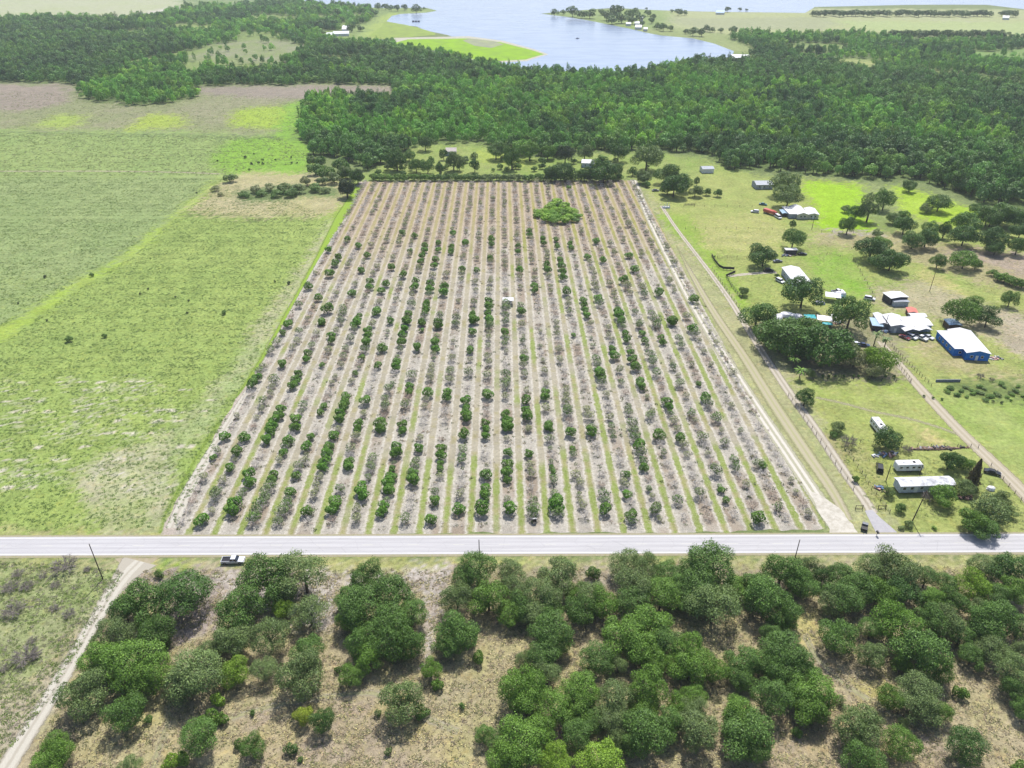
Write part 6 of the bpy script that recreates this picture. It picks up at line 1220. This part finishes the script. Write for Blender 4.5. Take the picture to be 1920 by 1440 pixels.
fence([(1334,481),(1340,492),(1348,502),(1356,506),(1376,507)], 'dark screened fence curving to the gateway above the driveway', 1.6, 6, 1.7, DARKM, .11, 'screen_fence'); fence([(1361,520),(1378,513)], 'dark gate panel below the driveway mouth', 1.4, 6, 1.6, DARKM, .11, 'gate_panel'); fence([(1361,520),(1372,538),(1390,560)], 'dark fence running down from the driveway gate', 2.2, 3, 1.4, DARKM, .05, 'rail_fence')
for (a, b_, lb) in (((1603.5,955),(1616.5,955),'left wooden fence brace frame beside the gravel drive mouth'),((1646,955),(1660,955),'right wooden fence brace frame beside the gravel drive mouth')):
    A_, B_ = Vector((*at(*a), 0)), Vector((*at(*b_), 0)); r = empty('fence_brace', A_); tag(r, lb, 'fence brace'); d_ = B_ - A_
    for q_ in (Vector(), d_): MB().tube(q_, q_ + Vector((0, 0, 1.5)), .1).build('post', M_POLEW, r)
    for z in (.25, 1.35): MB().tube(Vector((0, 0, z)), d_ + Vector((0, 0, z)), .07).build('rail', M_POLEW, r)
# roadside bits
r = thing('utility_trailer', 'small black trailer with upright forks parked by the sand turn-off', 'trailer', 1620, 992, 1.1); MB().box(-1.3, 1.1, -.8, .8, .5, 1.0).build('bed', DARKM, r, .03); MB().box(.3, 1.2, -.75, .75, 1.0, 1.5).build('engine_cover', P_GY, r, .04)
for s in (-.6, -.2, .2, .6): MB().tube((1.1, s, .9), (2.2, s, 1.1), .05).build('fork', STEEL, r)
wheels(r, (-.4,), 1.7, .34); MB().tube((-1.3, 0, .6), (-2.2, 0, .5), .05).build('tow_bar', DARKM, r)
r = thing('mailbox', 'black mailbox on a post where the grey drive meets the road', 'mailbox', 1643.5, 1004); MB().tube((0, 0, 0), (0, 0, 1.1), .07).build('post', M_POLEW, r); MB().prism([(-.28, 1.1), (.28, 1.1), (.28, 1.4), (.18, 1.52), (-.18, 1.52), (-.28, 1.4)], -.55, .35).build('box', DARKM, r, .02)
r = thing('control_box', 'small black box on legs at the road end of a middle orchard row', 'control box', 1002, 981); MB().box(-.55, .55, -.25, .25, .7, 1.7).build('cabinet', DARKM, r, .03)
for s in (-.4, .4): MB().tube((s, 0, 0), (s, 0, .7), .05).build('leg', STEEL, r)
MB().box(-.6, .6, -.3, .3, 1.7, 1.76).build('lid', STEEL, r)
r = thing('lawn_ornament', 'white stone ornament with raised fins at the head of the gravel drive', 'ornament', 1249, 390)
MB().taper(-2.4, 2.4, -.8, .8, 0, .9, .3, .3, .2).build('base', W_WHITE, r, .05)
for x, tl in ((-1.9, 1.6), (-.9, 2.6), (.4, 3.2), (1.8, 2.2)): MB().taper(x - .35, x + .45, -.25, .25, .6, tl, .15, .45, .05).build('fin', W_WHITE, r, .03)
x, y = at(780, 41); r = empty('floating_dock', (x, y, 0)); tag(r, 'blue-grey swim platform floating in the small bay', 'dock'); MB().box(-7, 7, -3, 3, .1, .7).build('deck', plain('dock_boards', (96,112,140), .8), r, .05)
for s in (-5, 0, 5): MB().box(s - 1.6, s + 1.6, -2, 2, .7, 2.2).build('boat_lift', plain('lift_blue', (70,92,130), .7), r, .1)
x, y = at(1083, 72.5); r = empty('fishing_boat', (x, y, .1), .2); tag(r, 'tiny dark boat alone on the open lake', 'boat'); MB().prism([(-2.6, .0), (2.2, .0), (3.0, .7), (-2.7, .7)], -1, 1).build('hull', W_DARK, r, .1); MB().box(-.9, .5, -.5, .5, .7, 1.4).build('console', W_GREY, r)
# palms near the oaks
def palm(px, py, h, label, key='g'):
    x, y = at(px, py); r = empty('palm_tree', (x, y, 0), random.uniform(0, 6)); tag(r, label, 'palm tree'); MB().tube((0, 0, 0), (.2, 0, h * .62), .22, .17).build('trunk', M_BARK, r); V = []; Q = []
    for i in range(22):
        a = i * 2.399; el = random.uniform(.1, 1.1); L = random.uniform(2.1, 2.9); p = Vector((.2, 0, h * .62)); w = .42
        for s in range(5):
            d_ = Vector((math.cos(a) * math.cos(el), math.sin(a) * math.cos(el), math.sin(el))); n_ = Vector((-math.sin(a), math.cos(a), 0)) * w * (1 - s * .17); k = len(V)
            V += [tuple(p - n_ + Vector((0, 0, -.15))), tuple(p), tuple(p + n_ + Vector((0, 0, -.15)))]
            if s: Q += [(k - 3, k - 2, k + 1, k), (k - 2, k - 1, k + 2, k + 1)]
            p = p + d_ * (L / 4); el -= .42
    f_ = link(bpy.data.objects.new('crown', mesh_np('crown', V, Q, [M_LEAF])), r); tone(f_, key)
for q_ in ((1478, 674, 5.5, 'upper palm of the three at the left foot of the oaks'), (1487, 690, 6, 'middle palm of the three at the left foot of the oaks'), (1498, 712, 6, 'lower palm of the three at the left foot of the oaks', 'g'), (1638, 648, 8, 'grey-green palm left of the dirt lane fence', 's'), (1657, 656, 7.5, 'drooping grey-green palm beside the dirt lane fence', 's')): palm(*q_)
# blue-grey fence wall by the weedy ditch
o = MB().box(0, 9, -.1, .1, 0, 1.0).build('screen_wall', T_GREY); o.location = (*at(1754, 716), 0); tag(o, 'low pale grey screen wall at the head of the weedy ditch', 'wall')

# ---------------------------------------------------------------- air
hz = NT('air'); pv = hz.n('ShaderNodeVolumePrincipled'); pv.inputs['Color'].default_value = (.86, .92, 1, 1); pv.inputs['Density'].default_value = HAZE; pv.inputs['Anisotropy'].default_value = .1
hz.t.links.new(pv.outputs[0], hz.out.inputs['Volume'])
o = MB().box(-8300, 8300, -700, 9600, -1, H + 12).build('haze', hz.m); tag(o, 'thin summer haze lying over the whole landscape', 'haze', kind='stuff')
